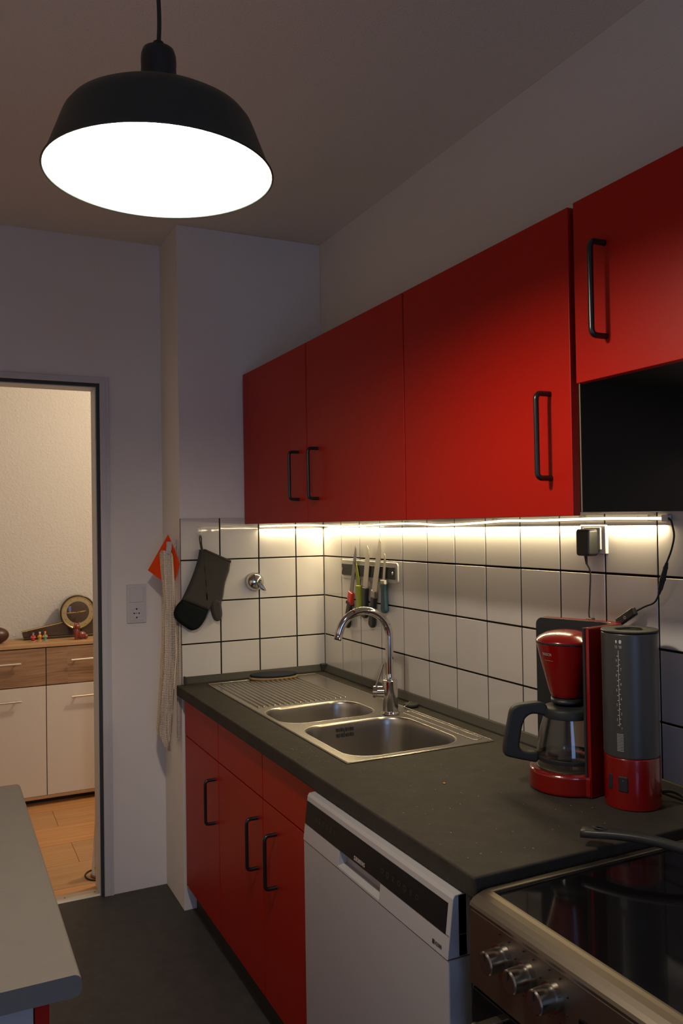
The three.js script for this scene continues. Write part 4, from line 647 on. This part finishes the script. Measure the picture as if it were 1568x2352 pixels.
// ---------------------------------------------------------------- hall
{
  const t = thing('sideboard', 'oak and white sideboard along the hall wall with bar handles', 'sideboard', [-0.9, 0.0533, -1.44]);
  const ST = 0.834, zf = -1.3;
  part(t, 'top', bx(-1.36, -0.44, ST - 0.016, ST, -1.585, zf + 0.003, 0.001), M.oakTop);
  part(t, 'carcass', [bx(-1.348, -1.333, 0.085, ST - 0.016, -1.58, zf - 0.02, 0.001), bx(-0.467, -0.452, 0.085, ST - 0.016, -1.58, zf - 0.02, 0.001), bx(-1.333, -0.467, 0.085, 0.1, -1.58, zf, 0.001), bx(-1.333, -0.467, 0.1, ST - 0.016, -1.58, -1.572, 0)], M.oakTop);
  part(t, 'plinth', bx(-1.34, -0.46, 0.0533, 0.085, -1.57, zf - 0.06, 0.001), M.plinth);
  for (const [a, b] of [[-1.3325, -0.902], [-0.8985, -0.4675]]) {
    const c = (a + b) / 2;
    const bar = (y) => [pipe([V(c - 0.102, y, zf + 0.026), V(c + 0.102, y, zf + 0.026)], 0.0058, 12), cyl(0.004, 0.004, [c - 0.08, y, zf], [c - 0.08, y, zf + 0.026], 10), cyl(0.004, 0.004, [c + 0.08, y, zf], [c + 0.08, y, zf + 0.026], 10)];
    const d = part(t, 'drawer', bx(a, b, 0.6335, 0.8135, zf - 0.018, zf, 0.001), M.oakFront); part(d, 'handle', bar(0.749), M.alu);
    const o = part(t, 'door', bx(a, b, 0.1015, 0.6295, zf - 0.018, zf, 0.001), std({ color: rgb(0.66, 0.61, 0.56), roughness: 0.45 })); part(o, 'handle', bar(0.5695), M.alu);
  }
  // mantel clock
  const cx = -0.7235, cy = 0.962, cz = -1.515, k = thing('mantel_clock', 'long dark wooden mantel clock with a round brass dial on the sideboard', 'clock', [cx, ST, cz]);
  const wing = (s) => ext(poly([[0.02, ST + 0.012], [0.262, ST + 0.012], [0.266, ST + 0.026], [0.268, ST + 0.040], [0.05, ST + 0.080], [0.02, ST + 0.082]].map(([u, v]) => [u * s, v])), 0.062, [[1, 0, 0], [0, 1, 0]], [0, 0, 1], [cx, 0, cz - 0.036], { bevel: 0.004, seg: 2 });
  part(k, 'wooden_wings', [wing(1), flip(wing(-1))], M.walnut);
  part(k, 'wing_edges', [tube([[cx - 0.27, ST + 0.042, cz + 0.028], [cx - 0.06, ST + 0.081, cz + 0.028]], 0.0022, { rad: 6 }), tube([[cx + 0.27, ST + 0.042, cz + 0.028], [cx + 0.06, ST + 0.081, cz + 0.028]], 0.0022, { rad: 6 })], M.brass);
  part(k, 'foot', bx(cx - 0.262, cx + 0.262, ST + 0.0005, ST + 0.0135, cz - 0.03, cz + 0.036, 0.004), M.lacquer);
  const ring = (pr, mat, nm, par) => part(par, nm, lathe(pr, 0, 0, 0, 56).rotateX(Math.PI / 2).translate(cx, cy, cz), mat);
  const dr = ring([[0, -0.04], [0.084, -0.04], [0.0895, -0.034], [0.0895, 0.039], [0.0880, 0.0445], [0.0825, 0.0455], [0.0805, 0.038], [0, 0.038]], M.lacquer, 'drum', k);
  ring([[0.0765, 0.0385], [0.0805, 0.0425], [0.0815, 0.0435], [0.0798, 0.0445], [0.0765, 0.0405]], M.brass, 'bezel', dr);
  ring([[0.056, 0.0386], [0.0765, 0.0386], [0.0765, 0.0402], [0.056, 0.0402], [0.056, 0.0386]], std({ color: rgb(0.40, 0.34, 0.18), roughness: 0.4, metalness: 0.2 }), 'dial_ring', dr);
  ring([[0, 0.0386], [0.0565, 0.0386], [0.0565, 0.0396], [0, 0.0396]], M.walnut, 'dial_centre', dr);
  for (let i = 0; i < 12; i++) { const g = bx(-0.0008, 0.0008, 0.066, 0.0735, 0, 0.0006, 0); g.rotateZ((i / 12) * Math.PI * 2).translate(cx, cy, cz + 0.0402); part(dr, 'hour_mark', g, M.walnut); }
  const hand = (a, len, w) => ext(poly([[-0.01, -w], [len * 0.6, -w * 1.5], [len, 0], [len * 0.6, w * 1.5], [-0.01, w]]), 0.001, XY, [0, 0, 1], [0, 0, 0]).rotateZ(a).translate(cx, cy, cz + 0.0415);
  part(dr, 'hand', hand(Math.PI + 0.02, 0.066, 0.0016), M.brass); part(dr, 'hand', hand(0.13, 0.045, 0.002), M.brass);
  part(dr, 'hub', cyl(0.004, 0.003, [cx, cy, cz + 0.041], [cx, cy, cz + 0.045], 14), M.brass);
  ring([[0.0805, 0.0435], [0.06, 0.0495], [0.03, 0.0535], [0, 0.0545]], M.glass, 'domed_glass', dr);
  // figurines
  const cat = thing('animal_figurine', 'dark red glossy sitting animal figurine in front of the clock', 'figurine', [-0.733, ST, -1.38]);
  const ball = (x, y, z, a, b, c) => new THREE.SphereGeometry(1, 20, 14).scale(a, b, c).translate(x, y, z);
  part(cat, 'body', [ball(-0.722, ST + 0.021, -1.38, 0.026, 0.0195, 0.016), ball(-0.745, ST + 0.030, -1.38, 0.013, 0.030, 0.012), cyl(0.006, 0.006, [-0.750, ST, -1.372], [-0.749, ST + 0.03, -1.372], 10), ball(-0.7, ST + 0.012, -1.379, 0.012, 0.012, 0.01)], M.amberGlass);
  const hd = part(cat, 'head', [ball(-0.742, ST + 0.064, -1.38, 0.0165, 0.0145, 0.0135), ball(-0.757, ST + 0.061, -1.377, 0.006, 0.005, 0.005)], M.amberGlass); part(hd, 'ears', [cyl(0.006, 0.001, [-0.75, ST + 0.074, -1.378], [-0.753, ST + 0.088, -1.378], 8), cyl(0.006, 0.001, [-0.735, ST + 0.074, -1.382], [-0.732, ST + 0.088, -1.382], 8)], M.amberGlass);
  const kings = [], figs = [[-0.9475, 0, [0.45, 0.03, 0.02], [0.5, 0.12, 0.1], 'tiny red robed king figurine, leftmost of three beside the clock'], [-0.9165, 1, [0.62, 0.36, 0.03], [0.45, 0.1, 0.06], 'tiny yellow robed king figurine, middle of three beside the clock'], [-0.8915, 2, [0.10, 0.36, 0.33], [0.55, 0.25, 0.06], 'tiny turquoise robed king figurine, rightmost of three beside the clock']];
  for (const [x, i, c1, c2, label] of figs) {
    const z = -1.41, f = thing('king_figurine', label, 'figurine', [x, ST, z], 'three tiny robed figurines'), s = i * 0.002; kings.push(f);
    part(f, 'base', lathe([[0, 0], [0.0105, 0], [0.0105, 0.003], [0, 0.0032]], x, ST, z, 20), M.plastic);
    part(f, 'robe', lathe([[0, 0.003], [0.0088, 0.003], [0.0075, 0.014], [0.0068, 0.024], [0.0075, 0.029], [0.004, 0.033], [0, 0.0335]], x, ST, z, 18), std({ color: rgb(...c1), roughness: 0.4 }));
    part(f, 'arms', [tube([[x - 0.0075, ST + 0.028, z], [x - 0.009, ST + 0.021, z + 0.006], [x - 0.002, ST + 0.020, z + 0.0095]], 0.0026, { rad: 8 }), tube([[x + 0.0075, ST + 0.028, z], [x + 0.009, ST + 0.021, z + 0.006], [x + 0.002, ST + 0.020, z + 0.0095]], 0.0026, { rad: 8 })], std({ color: rgb(...c2), roughness: 0.4 }));
    part(f, 'head', ball(x, ST + 0.0375, z, 0.0048, 0.0055, 0.005), std({ color: rgb(0.5, 0.3, 0.2), roughness: 0.5 }));
    part(f, 'crown', lathe([[0.0045, 0], [0.0055, 0.0055 + s * 0.5], [0.003, 0.004], [0, 0.006]], x, ST + 0.0405, z, 12), std({ color: i === 0 ? rgb(0.1, 0.12, 0.2) : i === 1 ? rgb(0.7, 0.65, 0.55) : rgb(0.75, 0.3, 0.02), roughness: 0.4 }));
  }
  const eg = thing('round_ornament', 'dark brown egg-shaped ornament at the left end of the sideboard', 'ornament', [-1.115, ST, -1.43]);
  part(eg, 'shell', ball(-1.115, ST + 0.0405, -1.43, 0.058, 0.0405, 0.045), std({ color: rgb(0.05, 0.014, 0.012), roughness: 0.35 }));
  // all of it stands against the far hall wall
  const place = (o, x, y, z) => { o.position.set(x, y, z); o.scale.setScalar(1.04); };
  place(t, -0.8815, 0, -1.6164); place(k, -0.6979, 0.8121, -1.6944); place(cat, -0.7078, 0.8121, -1.554); place(eg, -1.1051, 0.8121, -1.606);
  kings.forEach((o, i) => place(o, [-0.9309, -0.8986, -0.8726][i], 0.8121, -1.5852));
  // cone lamp behind the jamb
  const cx2 = -0.792, cz2 = -0.472, c = thing('cone_lamp', 'tall white speckled cone-shaped lamp standing on the hall floor behind the door frame', 'lamp', [cx2, 0, cz2]);
  const foot = part(c, 'foot', lathe([[0, 0], [0.037, 0], [0.037, 0.006], [0.033, 0.010], [0, 0.010]], cx2, 0.0003, cz2, 32), std({ color: rgb(0.25, 0.12, 0.05), roughness: 0.5 })); void foot;
  const speck = tex(256, (u, v) => { const n = vnoise(L64, 64, u * 64, v * 64), y = vnoise(L8, 8, u * 8, v * 8); return y > 0.86 && n > 0.3 ? [0.85, 0.68, 0.1] : n > 0.93 ? [0.25, 0.22, 0.2] : [0.86, 0.84, 0.82]; }, 1, true);
  part(c, 'cone_body', lathe([[0.0335, 0.010], [0.0305, 0.05], [0.0245, 0.13], [0.0165, 0.235], [0.0145, 0.25], [0.012, 0.262], [0.0, 0.266]], cx2, 0, cz2, 36), std({ map: speck, roughness: 0.6 }), null, true);
  part(c, 'cable', tube([[cx2 + 0.01, 0.006, cz2 + 0.035], [cx2 - 0.02, 0.004, cz2 + 0.052], [cx2 - 0.048, 0.0035, cz2 + 0.03], [cx2 - 0.055, 0.0035, cz2 - 0.02], [cx2 - 0.03, 0.0035, cz2 - 0.055], [cx2 + 0.02, 0.0035, cz2 - 0.06]], 0.003, { rad: 8 }), M.darkGrey);
  // hall ceiling lamp, out of sight to the right
  const [hx, hy, hz] = HALL.at, hl = thing('hall_lamp', 'glowing globe lamp hanging in the hall, hidden behind the wall block', 'lamp', [hx, hy, hz]);
  part(hl, 'lamp_globe', new THREE.SphereGeometry(0.09, 28, 20).translate(hx, hy, hz), std({ color: rgb(1, 1, 1), emissive: HALL.color, emissiveIntensity: 60, roughness: 0.5 }));
  part(hl, 'stem', cyl(0.008, 0.008, [hx, hy + 0.089, hz], [hx, H - 0.0005, hz], 12), M.steel);
  const l = new THREE.PointLight(HALL.color, HALL.cd, 0, 2); l.position.set(hx, hy, hz); l.castShadow = true; l.shadow.radius = 4.4; l.name = 'hall_lamp_light'; scene.add(l);
}
renderer.render(scene, camera);
